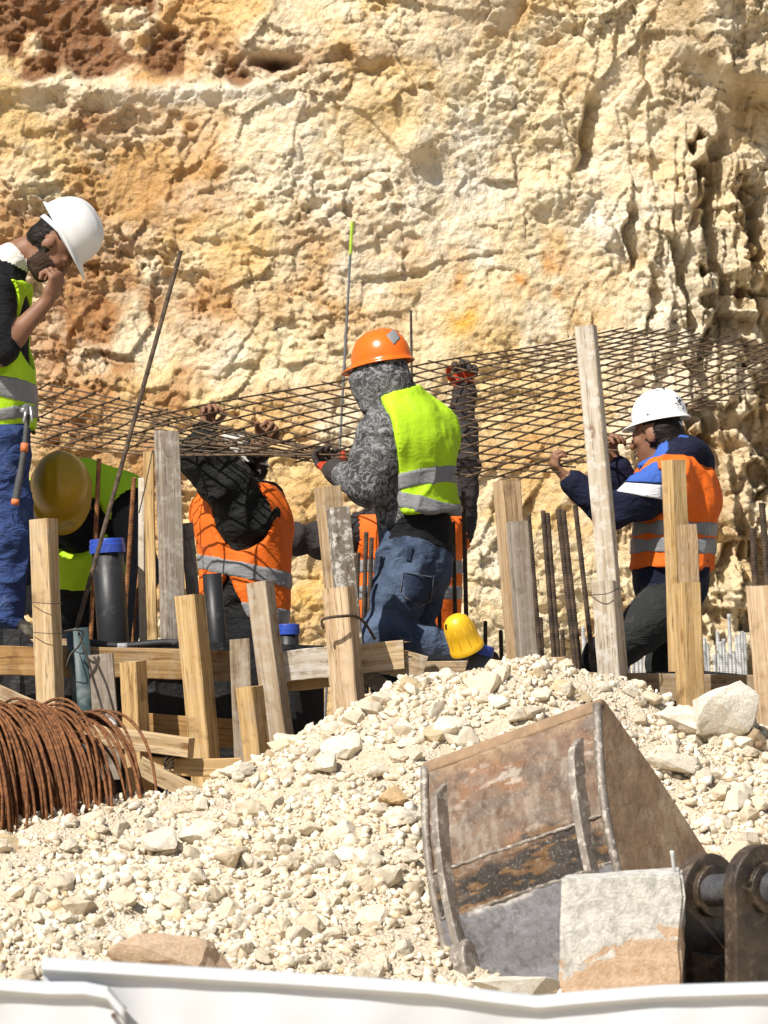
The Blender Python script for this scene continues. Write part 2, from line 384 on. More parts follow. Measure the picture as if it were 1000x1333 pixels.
def build_heap():
    xs = np.concatenate([np.arange(-6, -2.2, 0.1), np.arange(-2.2, 2.2, 0.014), np.arange(2.2, 6.01, 0.1)])
    ys = np.concatenate([np.arange(8.4, 11.3, 0.06), np.arange(11.3, 14.45, 0.014)])
    X, Y = np.meshgrid(xs, ys); x = X.ravel(); y = Y.ravel(); h = heap_h(x, y)
    p = np.stack([x, y, h], 1)
    h = h + 0.006 * fbm(p * 34, 3, 311)
    V = np.stack([x, y, h], 1); nz, nx = X.shape; idx = np.arange(nz * nx).reshape(nz, nx)
    Fa = np.stack([idx[:-1, :-1].ravel(), idx[:-1, 1:].ravel(), idx[1:, 1:].ravel(), idx[1:, :-1].ravel()], 1)
    tag(mesh_obj('rubble_heap', V, Fa, MATS['dust'], smooth=True), kind='structure')
build_heap()
def hit(px, py, y0=10.2, y1=14.4):
    a = CAM; b = P(px, py, y1); prev = None
    ys = np.arange(y0, y1, 0.01); pts = np.array([[b.x * yy / y1, yy, a.z + (b.z - a.z) * yy / y1] for yy in ys])
    below = pts[:, 2] <= heap_h(pts[:, 0], pts[:, 1])
    if not below.any(): return None
    i = int(np.argmax(below)); return Vector(pts[i])

# ---- floor of the excavation behind the formwork
MATS['blinding'] = mk_plain('blinding_concrete', (0.34, 0.31, 0.27), 0.9, var=0.3, scale=4, bump=0.4, bdist=0.02)
def sheet(name, x0, x1, y0, y1, z, mat):
    return tag(mesh_obj(name, [(x0, y0, z - .3), (x1, y0, z - .3), (x1, y1, z - .3), (x0, y1, z - .3), (x0, y0, z), (x1, y0, z), (x1, y1, z), (x0, y1, z)],
               [(4, 5, 6, 7), (0, 1, 5, 4), (1, 2, 6, 5), (2, 3, 7, 6), (3, 0, 4, 7)], mat), kind='structure')
FLOOR_Z = 1.15
sheet('excavation_floor', -6, 6, 14.5, 22.0, FLOOR_Z, MATS['blinding'])

# ---- stones
def hull_variant(seed, n=18, sub=False, soft=1.0):
    r = random.Random(seed); bm = bmesh.new()
    sx, sy, sz = r.uniform(.85, 1.25), r.uniform(.7, 1.05), r.uniform(.5, .8)
    for _ in range(n):
        v = Vector((r.gauss(0, 1), r.gauss(0, 1), r.gauss(0, 1))).normalized()
        q_ = max(abs(v.x), abs(v.y), abs(v.z)); v = v * (0.6 + 0.4 / q_ * r.uniform(.6, 1.0))
        bm.verts.new((v.x * sx * .5, v.y * sy * .5, v.z * sz * .5))
    res = bmesh.ops.convex_hull(bm, input=bm.verts)
    bmesh.ops.delete(bm, geom=[e for e in res['geom_interior'] if isinstance(e, bmesh.types.BMVert)], context='VERTS')
    bmesh.ops.triangulate(bm, faces=bm.faces)
    if sub:
        for lim in (.3, .18, .12):
            bmesh.ops.subdivide_edges(bm, edges=[e for e in bm.edges if e.calc_length() > lim], cuts=1); bmesh.ops.triangulate(bm, faces=bm.faces)
            bmesh.ops.smooth_vert(bm, verts=bm.verts[:], factor=(.10 if lim > .15 else .06) * soft, use_axis_x=True, use_axis_y=True, use_axis_z=True)
        A_ = np.array([v.co[:] for v in bm.verts]); nn = 0.12 * vnoise(A_ * 4 + seed, 7) + 0.07 * vnoise(A_ * 9 + seed, 8) + .03 * vnoise(A_ * 20, 9)
        for v, k_ in zip(bm.verts, nn): v.co *= 1.12 + float(k_) * (.35 + .65 * soft)
    bm.verts.ensure_lookup_table(); bm.verts.index_update()
    V = np.array([v.co[:] for v in bm.verts]); Fa = np.array([[v.index for v in f.verts] for f in bm.faces]); bm.free()
    return V, Fa
def mk_stone():
    m, nt, b = newmat('broken_limestone', 0.9, (0.7, 0.62, 0.48), spec=0.2); q = NB(nt); oc = q.obj(); inf = q.info()
    col = q.n('ShaderNodeVertexColor', layer_name='Col').outputs[0]
    base = q.mix(1.0, inf.outputs['Color'], col, 'MULTIPLY')
    n1 = q.noise(oc, 30.0, 5, 0.65); n2 = q.noise(oc, 130.0, 4, 0.6)
    c = q.mix(q.ramp(n1, [(0.36, g3(0)), (0.6, g3(1))]), q.mix(1.0, base, (0.84, 0.75, 0.62), 'MULTIPLY'), base)
    q.l(c, b.inputs['Base Color']); q.bump(q.math('ADD', n1, q.math('MULTIPLY', n2, .5)), b, 0.6, 0.01)
    return m
MATS['stone'] = mk_stone()
def stone_colors(n):
    t = RNG.random(n)[:, None]; a = np.array([0.84, 0.79, 0.68]); b = np.array([0.73, 0.63, 0.48]); c = np.array([0.66, 0.54, 0.36])
    col = a * (1 - t) + b * t
    u = (RNG.random(n) < 0.03)[:, None]
    col = np.where(u, c, col)
    return np.clip(col * (0.86 + 0.24 * RNG.random(n)[:, None]), 0, 0.86)
def rand_rot(n, flat=0.5):
    q = RNG.normal(size=(n, 4)); q[:, 1:3] *= flat; q /= np.linalg.norm(q, axis=1)[:, None]
    w_, x, y, z = q.T
    return np.stack([np.stack([1 - 2 * (y * y + z * z), 2 * (x * y - z * w_), 2 * (x * z + y * w_)], 1),
                     np.stack([2 * (x * y + z * w_), 1 - 2 * (x * x + z * z), 2 * (y * z - x * w_)], 1),
                     np.stack([2 * (x * z - y * w_), 2 * (y * z + x * w_), 1 - 2 * (x * x + y * y)], 1)], 1)
def scatter_stuff(name, n, smin, smax, power, npts, seed):
    """uncountable rubble as one mesh; only where the heap faces the open side"""
    vs = []; fs = []; cs = []; off = 0
    variants = [hull_variant(seed + i, npts) for i in range(10)]
    x = RNG.uniform(-2.0, 2.0, n); yc = np.interp(x, [-6, -1.2, -0.3, 0.3, 6], [13.0, 13.0, 13.75, 13.9, 13.9])
    y = 11.2 + RNG.random(n) * (yc + 0.18 - 11.2)
    s = smin * (1 - RNG.random(n) * (1 - (smin / smax) ** power)) ** (-1 / power)
    dens = fbm(np.stack([x * 2.5, y * 2.5, x * 0], 1), 3, 401)
    keep = RNG.random(n) < np.clip(0.72 + 0.7 * dens, 0.22, 1); x, y, s = x[keep], y[keep], s[keep]; n = len(x)
    z = heap_h(x, y) + s * 0.12
    R = rand_rot(n, 0.6); col = stone_colors(n); vi = RNG.integers(0, 10, n)
    for k in range(10):
        V, Fa = variants[k]; sel = np.where(vi == k)[0]
        W = np.einsum('nij,vj->nvi', R[sel], V) * s[sel][:, None, None] + np.stack([x[sel], y[sel], z[sel]], 1)[:, None, :]
        vs.append(W.reshape(-1, 3)); cs.append(np.repeat(col[sel], len(V), 0))
        fs.append((Fa[None] + (np.arange(len(sel)) * len(V))[:, None, None]).reshape(-1, 3) + off); off += len(sel) * len(V)
    o = mesh_obj(name, np.concatenate(vs), np.concatenate(fs), MATS['stone'])
    a = o.data.color_attributes.new('Col', 'FLOAT_COLOR', 'POINT'); c = np.concatenate(cs)
    a.data.foreach_set('color', np.concatenate([c, np.ones((len(c), 1))], 1).astype(np.float32).ravel())
    return o
o = scatter_stuff('gravel', 32000, 0.011, 0.03, 1.8, 9, 100)
tag(o, 'fine pale limestone gravel covering the rubble heap', 'gravel', kind='stuff')
o = scatter_stuff('rubble', 14500, 0.025, 0.075, 2.1, 13, 200)
tag(o, 'fist sized broken limestone rubble strewn over the heap', 'rubble', kind='stuff')

STONE_ME = []
for i in range(14):
    V, Fa = hull_variant(900 + i, 17, True, 1.0 if i not in (12, 13) else .3); me = bpy.data.meshes.new('stone'); me.from_pydata(V.tolist(), [], Fa.tolist())
    a = me.color_attributes.new('Col', 'FLOAT_COLOR', 'POINT'); a.data.foreach_set('color', np.ones(len(V) * 4, np.float32)); me.materials.append(MATS['stone']); STONE_ME.append(me)
def stone(name, p, size, label, cat, group=None, var=None, rot=None, stretch=(1, 1, 1), color=None, sink=0.15):
    o = bpy.data.objects.new(name, STONE_ME[random.randrange(12) if var is None else var]); link(o)
    o.location = (p[0], p[1], p[2] + size * stretch[2] * (0.32 - sink)); o.scale = (size * stretch[0], size * stretch[1], size * stretch[2])
    o.rotation_euler = rot if rot else (random.uniform(-.5, .5), random.uniform(-.5, .5), random.uniform(0, 6.28))
    c = color if color is not None else stone_colors(1)[0]
    o.color = (*c, 1); return tag(o, label, cat, group)
def in_heap(px, py):
    sil = np.interp(px, [0, 100, 200, 260, 320, 400, 470, 540, 600, 690, 750, 830, 880, 1000], [1068, 1055, 1048, 1022, 990, 952, 918, 884, 868, 856, 872, 892, 922, 960])
    if py < sil + 4 or py > 1285: return False
    if 545 < px < 800 and py > np.interp(px, [545, 790], [1005, 915]) - 8: return False
    if px >= 780 and py > 915 + (px - 785) * 1.58 and py > 918 and px < 915: return False
    if px > 725 and py > 1130: return False
    return True
# ================================================================== TIMBER
MATS['wood'] = mk_wood()
YEL = (0.72, 0.515, 0.255); PALE = (0.74, 0.575, 0.355); GREY = (0.40, 0.36, 0.315); DGREY = (0.24, 0.225, 0.205); WHITE = (0.69, 0.64, 0.55); TAN = (0.62, 0.46, 0.285); ORANGEW = (0.55, 0.34, 0.14)
def bar_mesh(a, b, L, seed, segs=9, ch=0.05, warp=0.003, bev_top=0.0, split=0.0):
    """sawn timber along local z, chamfered edges, slightly warped, rough cut ends"""
    r = random.Random(seed); c = min(a, b) * ch; hx, hy = a / 2, b / 2
    ring = [(-hx + c, -hy), (hx - c, -hy), (hx, -hy + c), (hx, hy - c), (hx - c, hy), (-hx + c, hy), (-hx, hy - c), (-hx, -hy + c)]
    wx = r.uniform(-1, 1) * warp * 2; wy = r.uniform(-1, 1) * warp * 2; tx = r.uniform(-1, 1) * .05; ty = r.uniform(-1, 1) * .05
    V = []; Fa = []
    for i in range(segs + 1):
        t = i / segs; z = L * t; bow = 4 * t * (1 - t)
        for (x, y) in ring:
            zz = z + ((x * (tx + bev_top) + y * ty) if i == segs else (x * ty if i == 0 else 0))
            V.append((x + wx * bow + r.uniform(-1, 1) * .0009, y + wy * bow + r.uniform(-1, 1) * .0009, zz + (r.uniform(-1, 1) * .0015 if i in (0, segs) else 0)))
    for i in range(segs):
        for j in range(8):
            Fa.append((i * 8 + j, i * 8 + (j + 1) % 8, (i + 1) * 8 + (j + 1) % 8, (i + 1) * 8 + j))
    Fa.append(tuple(range(7, -1, -1))); Fa.append(tuple(segs * 8 + j for j in range(8)))
    return V, Fa
TS = [0]
def timber(name, label, A, B, ex, a, b, color, cement=0.2, cat='post', group=None, ch=0.05, bev_top=0.0, mat=None):
    """A -> B world points, ex = world direction of the local x axis, a x b section"""
    TS[0] += 1
    A = Vector(A); B = Vector(B); ez = (B - A); L = ez.length; ez.normalize(); ex = Vector(ex); ex = (ex - ez * ex.dot(ez)).normalized(); ey = ez.cross(ex)
    V, Fa = bar_mesh(a, b, L, TS[0], ch=ch, bev_top=bev_top)
    o = mesh_obj(name, V, Fa, mat or MATS['wood'])
    M = Matrix((ex, ey, ez)).transposed().to_4x4(); M.translation = A; o.matrix_world = M
    o.color = (*color, cement); return tag(o, label, cat, group)
def post(label, top, bot, wl, wr, y, color, cement=0.2, yb=None, down=0.0, name='timber_post', cat='post', group='timber stakes of the formwork', bev_top=0.0):
    """top/bot: (left px, py) of the outline; wl / wr: visible widths (px) of the left and right faces"""
    yb = yb or y; s = F / y; W = wl + wr
    th = math.atan2(wr, wl) if wr else 0.0
    side = math.hypot(wl, wr) / s
    a = side; b = side if wr else 0.045
    T = P(top[0] + W / 2, top[1], y); Bt = P(bot[0] + W / 2, bot[1], yb)
    d = (Bt - T).normalized(); Bt = Bt + d * down
    return timber(name, label, Bt, T, (math.cos(th), -math.sin(th), 0), a, b, color, cement, cat, group, bev_top=bev_top)
YF = 14.15
post('thick pale stake wound with thin wire in front of the yellow helmet', (38, 676), (48, 922), 26, 11, YF, PALE, .1, down=.32)
post('tall grey weathered post bracing the rebar mesh corner', (199, 561), (206, 832), 9, 26, 14.55, GREY, .35, down=.4)
post('narrow yellow lath behind the tall grey post', (187, 588), (193, 832), 13, 0, 14.64, YEL, .05, down=.3)
post('thin white edged board beside the narrow yellow lath', (180, 622), (183, 832), 8, 4, 14.72, WHITE, .6, down=.3)
post('short dark grey stub right of the tall grey post', (235, 681), (244, 790), 16, 0, 14.62, DGREY, .15, down=.5)
post('long yellow stake crossing both rails beside the black pipe half', (226, 775), (248, 1026), 27, 14, YF, YEL, .08, down=.25)
post('stained pale stake between the open orange vest and blue pipe cap', (320, 758), (346, 950), 26, 11, 14.22, (0.55, .46, .35), .25, down=.3)
post('short yellow stake with a shaded side at the heap edge', (306, 894), (317, 992), 22, 15, 14.0, YEL, .05, down=.3)  # one even wood tone, no face is coloured darker
post('short yellow stake above the leaning plank', (155, 861), (160, 952), 22, 14, YF, YEL, .05, down=.25)
post('flat grey board with nails standing beside the teal pipe', (115, 852), (122, 945), 32, 0, 14.19, GREY, .2, down=.2, name='timber_board', cat='board')
post('grey board end with a splintered knot beside the stained stake', (299, 832), (303, 930), 26, 0, 14.2, (0.45, .38, .29), .2, down=.2, name='timber_board', cat='board')
post('stout pale stake with a bent steel hook around it', (419, 766), (433, 930), 33, 11, 14.08, (0.70, .53, .35), .1, down=.3)
post('pale post with sunlit edge behind the cement crusted one', (408, 634), (424, 790), 12, 25, 14.6, TAN, .15, down=.6)
post('grey cement crusted post behind the hooked stake', (424, 661), (437, 800), 6, 26, 14.42, (0.30, .28, .26), 1.0, down=.5)
post('yellow sided post with a split grey face left of the standing rebars', (641, 626), (660, 852), 12, 25, 14.55, TAN, .1, down=.4)
post('short grey board with a white edge leaning on the split post', (659, 679), (672, 852), 6, 23, 14.42, GREY, .15, down=.4)
post('very tall whitewashed post rising above the rebar mesh', (747, 425), (781, 800), 24, 7, 14.3, WHITE, .8, down=.3)
post('short whitewashed stake wired to the tall white post', (769, 757), (779, 885), 28, 9, 14.12, WHITE, .7, down=.35)
post('tall yellow post in front of the navy hoodie', (860, 599), (869, 876), 13, 20, 14.5, YEL, .1, down=.3)
post('short tan block with a dark crack fixed to the tall yellow post', (880, 683), (884, 800), 5, 22, 14.36, TAN, .1)
post('square yellow stake standing in front of the right hand rail', (875, 759), (881, 925), 10, 27, 14.08, YEL, .08, down=.35)
post('broad pale board at the end of the right hand rail', (969, 763), (981, 922), 34, 10, 14.1, (0.68, .52, .35), .1, down=.3, name='timber_board', cat='board')

def rail(label, p0, p1, h, y, color, cement=.15, th=0.05, y1=None, name='formwork_rail', cat='beam', group='horizontal timbers of the formwork'):
    """p0,p1: centre-line pixels; h: face height in px"""
    y1 = y1 or y; A = P(*p0, y); B = P(*p1, y1)
    return timber(name, label, A, B, (0, 0, 1), h * y / F, th, color, cement, cat, group)
rail('orange brown upper rail left of the wire wound stake', (-60, 861), (62, 862), 38, 14.30, ORANGEW, .05)
rail('stained upper rail under the black hose behind the leaning rebar', (66, 862), (301, 867), 40, 14.30, (0.45, .30, .14), .1)
rail('orange brown lower rail behind the long yellow stake', (150, 944), (318, 956), 38, 14.32, ORANGEW, .05)
rail('whitewashed plank left of the hooked stake with a post shadow', (362, 869), (432, 862), 40, 14.26, WHITE, .9, .04)
rail('pale plank with a splintered broken end below the jeans', (434, 862), (526, 852), 38, 14.26, PALE, .3, .05)
rail('thin yellow board in shade beneath the whitewashed plank', (362, 893), (428, 887), 14, 14.34, YEL, .1, .04)
rail('right hand rail below the dark jeans', (736, 893), (985, 897), 36, 14.32, (0.44, .34, .22), .15)
rail('leaning plank with a sunlit edge behind the rusty coil', (112, 955), (249, 974), 26, 13.98, PALE, .1, .09, y1=13.9)
rail('round edged pole with wire knots under the leaning plank', (187, 996), (314, 998), 23, 13.95, YEL, .05, .07)
rail('sloping plank sinking into the rubble right of the coil', (180, 995), (268, 1040), 24, 13.9, PALE, .1, .05)
rail('pale plank end behind the rusty coil by the wire wound stake', (-40, 884), (52, 925), 18, 13.95, PALE, .1, .06)
rail('dark slanting brace under the broken plank', (470, 872), (512, 905), 22, 14.36, DGREY, .2, .05)
rail('splintered short block under the broken plank', (513, 862), (552, 872), 36, 14.30, (0.56, .43, .28), .3, .08)
rail('small pale block among the standing rebars', (697, 862), (735, 862), 14, 14.42, PALE, .2, .08)

# splinters of the broken plank are part of that plank
pl = [o for o in bpy.data.objects if o.get('label', '').startswith('pale plank with a splintered')][0]
bpy.context.view_layer.update()
L = (P(526, 852, 14.26) - P(434, 862, 14.26)).length
for i in range(9):
    xx = random.uniform(-.05, .05); zz = random.uniform(-.02, .02); l_ = random.uniform(.012, .035)
    sp = mesh_obj('splinter', [(xx - .006, zz - .004, L - .02), (xx + .006, zz - .004, L - .02), (xx, zz + .006, L - .02), (xx + random.uniform(-.008, .008), zz, L + l_)], [(0, 1, 3), (1, 2, 3), (2, 0, 3), (0, 2, 1)], MATS['wood'], pl, world=False)
    sp.color = (.62, .42, .2, 0)

# ---- black membrane and boards behind the rails
MATS['membrane'] = mk_plain('black_membrane', (0.012, 0.012, 0.013), 0.55, var=.4, scale=6, bump=.5, bdist=.02, dirt=(0.10, .09, .075), dirt_lo=.6, dirt_hi=.8)
MATS['blackplastic'] = mk_plain('black_plastic', (0.018, 0.018, 0.02), 0.45, var=.3, scale=10, bump=.15, bdist=.004, dirt=(0.12, .115, .105), dirt_lo=.58, dirt_hi=.78)
def membrane(label, pts_top, bot, y, th=.01):
    n = len(pts_top); V = []; Fa = []
    for i, (px, py) in enumerate(pts_top):
        for s_ in (0, th): V.append(P(px, py, y + s_ + .012 * math.sin(i * 1.7)))
        for s_ in (0, th): V.append(P(px, bot, y + s_ + .02 * math.sin(i * 2.3)))
    for i in range(n - 1):
        a = i * 4; b = a + 4
        Fa += [(a, b, b + 2, a + 2), (a + 1, a + 3, b + 3, b + 1), (a, a + 1, b + 1, b)]
    Fa += [(0, 2, 3, 1), ((n - 1) * 4, (n - 1) * 4 + 1, (n - 1) * 4 + 3, (n - 1) * 4 + 2)]
    return recenter(tag(mesh_obj('membrane_sheet', V, Fa, MATS['membrane']), label, 'membrane', 'black membrane lining the formwork'))
membrane('black membrane showing between the left hand rails', [(x, 838 - (22 if x < 30 else 0) + 3 * math.sin(x * .3)) for x in range(-260, 432, 22)], 1075, 14.45)
membrane('black membrane edge above the right hand rail', [(x, np.interp(x, [735, 915, 978, 1200], [879, 873, 879, 880])) for x in range(735, 1200, 20)], 1010, 14.45)

def tube_mesh(path, r, n=6, cap=True):
    pts = [Vector(p) for p in path]; V = []; Fa = []; rr = r if hasattr(r, '__len__') else [r] * len(pts)
    t0 = (pts[1] - pts[0]).normalized(); up = Vector((0, 0, 1)) if abs(t0.z) < .9 else Vector((1, 0, 0)); nx = t0.cross(up).normalized()
    for i, p in enumerate(pts):
        t = (pts[min(i + 1, len(pts) - 1)] - pts[max(i - 1, 0)]).normalized(); nx = (nx - t * nx.dot(t)).normalized(); ny = t.cross(nx)
        for k in range(n):
            a = 2 * math.pi * k / n; V.append(p + (nx * math.cos(a) + ny * math.sin(a)) * rr[i])
    for i in range(len(pts) - 1):
        for k in range(n): Fa.append((i * n + k, i * n + (k + 1) % n, (i + 1) * n + (k + 1) % n, (i + 1) * n + k))
    if cap: Fa.append(tuple(range(n - 1, -1, -1))); Fa.append(tuple((len(pts) - 1) * n + k for k in range(n)))
    return V, Fa
MATS['hose'] = mk_plain('black_hose', (0.02, 0.02, 0.022), 0.5, var=.3, scale=20, bump=.1, dirt=(.15, .14, .13))
MATS['tape'] = mk_plain('grey_tape', (0.36, 0.36, 0.36), 0.5, var=.3, scale=30)
V, Fa = tube_mesh([P(x, 838 + 2.5 * math.sin(x * .05) + (x - 100) * .01, 14.36) for x in range(95, 236, 8)], .015, 8)
h_ = empty('black_hose', P(165, 842, 14.36), 'black hose taped along the top of the stained rail', 'hose')
mesh_obj('hose', V, Fa, MATS['hose'], h_, True)
V, Fa = tube_mesh([P(x, 839 + 2.5 * math.sin(x * .05) + .5, 14.36) for x in (153, 157, 161, 166)], .0175, 8)
mesh_obj('tape', V, Fa, MATS['tape'], h_, True)

# ================================================================== PIPES
MATS['bluecap'] = mk_plain('blue_plastic', (0.03, 0.075, 0.42), 0.4, var=.25, scale=18, bump=.05, spec=.5, dirt=(.22, .26, .42), dirt_lo=.62, dirt_hi=.85)
MATS['teal'] = mk_plain('teal_pipe', (0.05, 0.085, 0.092), 0.5, var=.35, scale=8, bump=.1, dirt=(.28, .29, .27), dirt_lo=.52, dirt_hi=.75)
MATS['greypipe'] = mk_plain('grey_pipe', (0.10, 0.10, 0.11), 0.5, var=.3, scale=10)
def lathe(prof, n=24):
    V = []; Fa = []
    for (r, z) in prof:
        for k in range(n): a = 2 * math.pi * k / n; V.append((r * math.cos(a), r * math.sin(a), z))
    m = len(prof)
    for i in range(m - 1):
        for k in range(n): Fa.append((i * n + k, i * n + (k + 1) % n, (i + 1) * n + (k + 1) % n, (i + 1) * n + k))
    Fa.append(tuple(range(n - 1, -1, -1))); Fa.append(tuple((m - 1) * n + k for k in range(n)))
    return V, Fa
def frame(A, B):
    ez = (Vector(B) - Vector(A)).normalized(); q = Vector((0, 0, 1)).rotation_difference(ez)
    return q.to_matrix().to_4x4()
def pipe(label, bot, top, wpx, y, cap=None, mat='blackplastic', down=.3, wall=True):
    A = P(*bot, y); B = P(*top, y); d = (A - B).normalized(); A = A + d * down; L = (B - A).length; r = wpx / 2 * y / F
    e = empty('drain_pipe', (0, 0, 0), label, 'pipe', 'upright drain pipes in the formwork'); M = frame(A, B); M.translation = A; e.matrix_world = M
    V, Fa = lathe([(r * 1.03, 0), (r, .01), (r, L * .5), (r * 1.0, L), (r * .9, L), (r * .9, L - .12)])
    o = mesh_obj('pipe_wall', V, Fa, MATS[mat], e, True, world=False)
    if cap:
        c = cap * y / F
        V, Fa = lathe([(r * 1.02, L - c), (r * 1.14, L - c), (r * 1.14, L - c * .35), (r * 1.10, L - c * .3), (r * 1.10, L - .001), (r * 1.06, L + .004), (r * .6, L + .006)])
        o = mesh_obj('end_cap', V, Fa, MATS['bluecap'], e, True, world=False); flat(o)
    return e
def flat(o, ang=35):
    me = o.data
    try: me.set_sharp_from_angle(angle=math.radians(ang))
    except Exception: pass
    return o
pipe('tall black drain pipe with a blue cap in front of the lime vest', (148, 838), (139, 703), 41, 14.6, 17)
pipe('black pipe without a cap in front of the open orange vest', (284, 848), (276, 747), 25, 14.5, None)
pipe('short black pipe with a blue cap beside the stained stake', (376, 850), (375, 814), 27, 14.6, 12)
pipe('short grey pipe with a blue cap beside the yellow rebar guard', (622, 866), (629, 841), 28, 14.35, 12, 'greypipe', down=.25)
pipe('weathered teal pipe standing behind the rusty coil', (113, 948), (100, 818), 30, 14.24, None, 'teal')

# ================================================================== REBAR
def mk_rust(name, dark, light, rough=.85, metal=.0, scale=40):
    m, nt, b = newmat(name, rough, light, metal, .3); q = NB(nt); oc = q.obj()
    n1 = q.noise(oc, scale, 5, .65); n2 = q.noise(oc, 6.0, 3, .5)
    c = q.mix(q.ramp(n1, [(.35, g3(0)), (.65, g3(1))]), dark, light)
    c = q.mix(q.ramp(n2, [(.4, g3(.35)), (.6, g3(0))]), c, dark)
    q.l(c, b.inputs['Base Color']); q.bump(n1, b, .4, .003); return m
MATS['rust'] = mk_rust('rusty_steel', (0.11, 0.042, 0.018), (0.36, 0.16, 0.062))
MATS['rustdark'] = mk_rust('brown_steel', (0.035, 0.026, 0.02), (0.13, 0.085, 0.055))
MATS['coil'] = mk_rust('rusty_coil_steel', (0.085, 0.033, 0.014), (0.31, 0.13, 0.048), scale=60)
MATS['galv'] = mk_rust('galvanised_steel', (0.42, 0.42, 0.40), (0.66, 0.66, 0.64), .5, .15)
MATS['wire'] = mk_rust('black_tie_wire', (0.03, 0.025, 0.022), (0.10, 0.085, 0.07), .6)
def rebar_mesh(L, r, pitch=.011, n=8, rib=.085):
    """ribbed bar along local z"""
    m = max(2, min(240, int(L / pitch * 2))); V = []; Fa = []
    for i in range(m + 1):
        z = L * i / m
        for k in range(n):
            a = 2 * math.pi * k / n; rr = r * (1 + (rib if (i + (k * 2 // n)) % 2 else 0)); V.append((rr * math.cos(a), rr * math.sin(a), z + .003 * math.sin(a)))
    for i in range(m):
        for k in range(n): Fa.append((i * n + k, i * n + (k + 1) % n, (i + 1) * n + (k + 1) % n, (i + 1) * n + k))
    Fa.append(tuple(range(n - 1, -1, -1))); Fa.append(tuple(m * n + k for k in range(n)))
    return V, Fa
def rebar(label, top, bot, y, r=.008, mat='rustdark', down=.3, group='upright reinforcing bars', yb=None, name='rebar', zfloor=None):
    A = P(*bot, yb or y); B = P(*top, y); d = (A - B).normalized()
    if zfloor is not None: down = max(0.02, (A.z - zfloor) / max(.05, -d.z))
    A = A + d * down
    V, Fa = rebar_mesh((B - A).length, r); o = mesh_obj(name, V, Fa, MATS[mat]); M = frame(A, B); M.translation = A; o.matrix_world = M
    return tag(o, label, 'rebar', group)
FZ = FLOOR_Z
rebar('rusty ribbed rebar left of the tall capped black pipe', (129, 598), (118, 838), 14.85, .009, 'rust', zfloor=FZ)
rebar('rusty ribbed rebar right of the tall capped black pipe', (174.5, 622), (168, 723), 14.9, .009, 'rust', zfloor=FZ)
rebar('short rusty rebar leaning beside the white edged board', (182, 740), (173, 832), 14.8, .006, 'rust', zfloor=FZ)
rebar('rebar rising beside the cement crusted post', (466, 720), (464, 800), 14.9, .009, zfloor=FZ)
for dx in (0, 7): rebar('paired rebar between the crusted post and the blue jeans', (477 + dx, 693 + dx), (474 + dx, 790), 15.0, .0085, zfloor=FZ)
rebar('long rebar right of the lime vest hem', (603.5, 640), (607, 803), 15.6, .009, zfloor=FZ)
rebar('rebar in front of the hidden orange vest', (590, 680), (592.5, 799), 15.65, .0085, zfloor=FZ)
rebar('short rebar above the yellow guard cap', (571, 772), (573, 824), 15.6, .008, zfloor=FZ)
rebar('stub of rebar beyond the small blue pipe cap', (632, 809), (632, 846), 15.6, .008, zfloor=FZ)
rebar('stub of rebar left of the yellow sided post', (652, 821), (653, 856), 15.6, .0085, zfloor=FZ)
RB = 'dark standing rebar between the split post and the tall white post'
for (t, b_, r) in (((688, 670), (703, 852), .0095), ((707, 665), (721, 852), .009), ((713, 668), (727, 852), .0085), ((727, 663), (750, 872), .011), ((733, 664), (755, 870), .0105), ((749, 658), (769, 836), .0095)):
    rebar(RB, t, b_, 15.0, r, zfloor=FZ)
rebar('stub of dark rebar among the standing rebars', (704, 804), (706, 852), 15.1, .008, zfloor=FZ)
rebar('short stub of dark rebar among the standing rebars', (732, 820), (735, 870), 15.1, .008, zfloor=FZ)
rebar('dark ribbed rebar above the broad pale board', (980, 688), (984, 765), 15.0, .0125, zfloor=FZ)
rebar('dark ribbed rebar at the far side of the broad pale board', (992, 655), (1000, 765), 14.9, .012, zfloor=FZ)
GB = 'short galvanised starter bar standing before the rock face'
for (x, t, dx) in ((917, 830, 3), (921, 838, 2), (934, 822, 3), (938, 836, 2), (942, 832, 1), (949, 800, 3), (958, 830, 4), (962, 826, 3), (966, 822, 2), (969, 824, 2), (946, 850, 1), (955, 848, 2),
                   (824, 848, 1), (829, 856, 1), (834, 850, 1), (840, 844, 1), (846, 846, 1), (759, 816, 2), (762, 830, 1), (852, 858, 1), (818, 858, 1), (930, 852, 1)):
    rebar(GB, (x, t), (x + dx, 876), 18.0 + (x * 7 % 13) * .06, .0085, 'galv', group='galvanised starter bars', zfloor=FZ)
# long leaning bar
A = P(86, 868, 14.2); B = P(235.5, 326, 14.75)
V, Fa = rebar_mesh((B - A).length, .0085, .03); o = mesh_obj('rebar', V, Fa, MATS['rustdark']); M = frame(A, B); M.translation = A; o.matrix_world = M
tag(o, 'long thin rebar leaning across the mesh and tied to the teal pipe', 'rebar')
MATS['rod'] = mk_plain('survey_rod_paint', (0.16, 0.165, 0.17), .5, var=.3); MATS['rodgreen'] = mk_plain('survey_rod_green', (0.42, 0.60, 0.05), .5, var=.2)
e = empty('survey_rod', P(437, 640, 18.6), 'thin grey rod with a lime green tip before the rock face', 'rod')
a_ = P(437, 640, 18.6); a_.z = FZ; m_ = P(456.2, 331, 18.6); b_ = P(458.5, 289, 18.6); lo = m_ + (m_ - b_).normalized() * ((m_.z - FZ) / max(.1, (b_ - m_).normalized().z)); e.location = lo; bpy.context.view_layer.update()
V, Fa = tube_mesh([lo, m_], .0065, 8); mesh_obj('rod_shaft', V, Fa, MATS['rod'], e)
V, Fa = tube_mesh([m_, b_], .008, 8); mesh_obj('green_tip', V, Fa, MATS['rodgreen'], e)
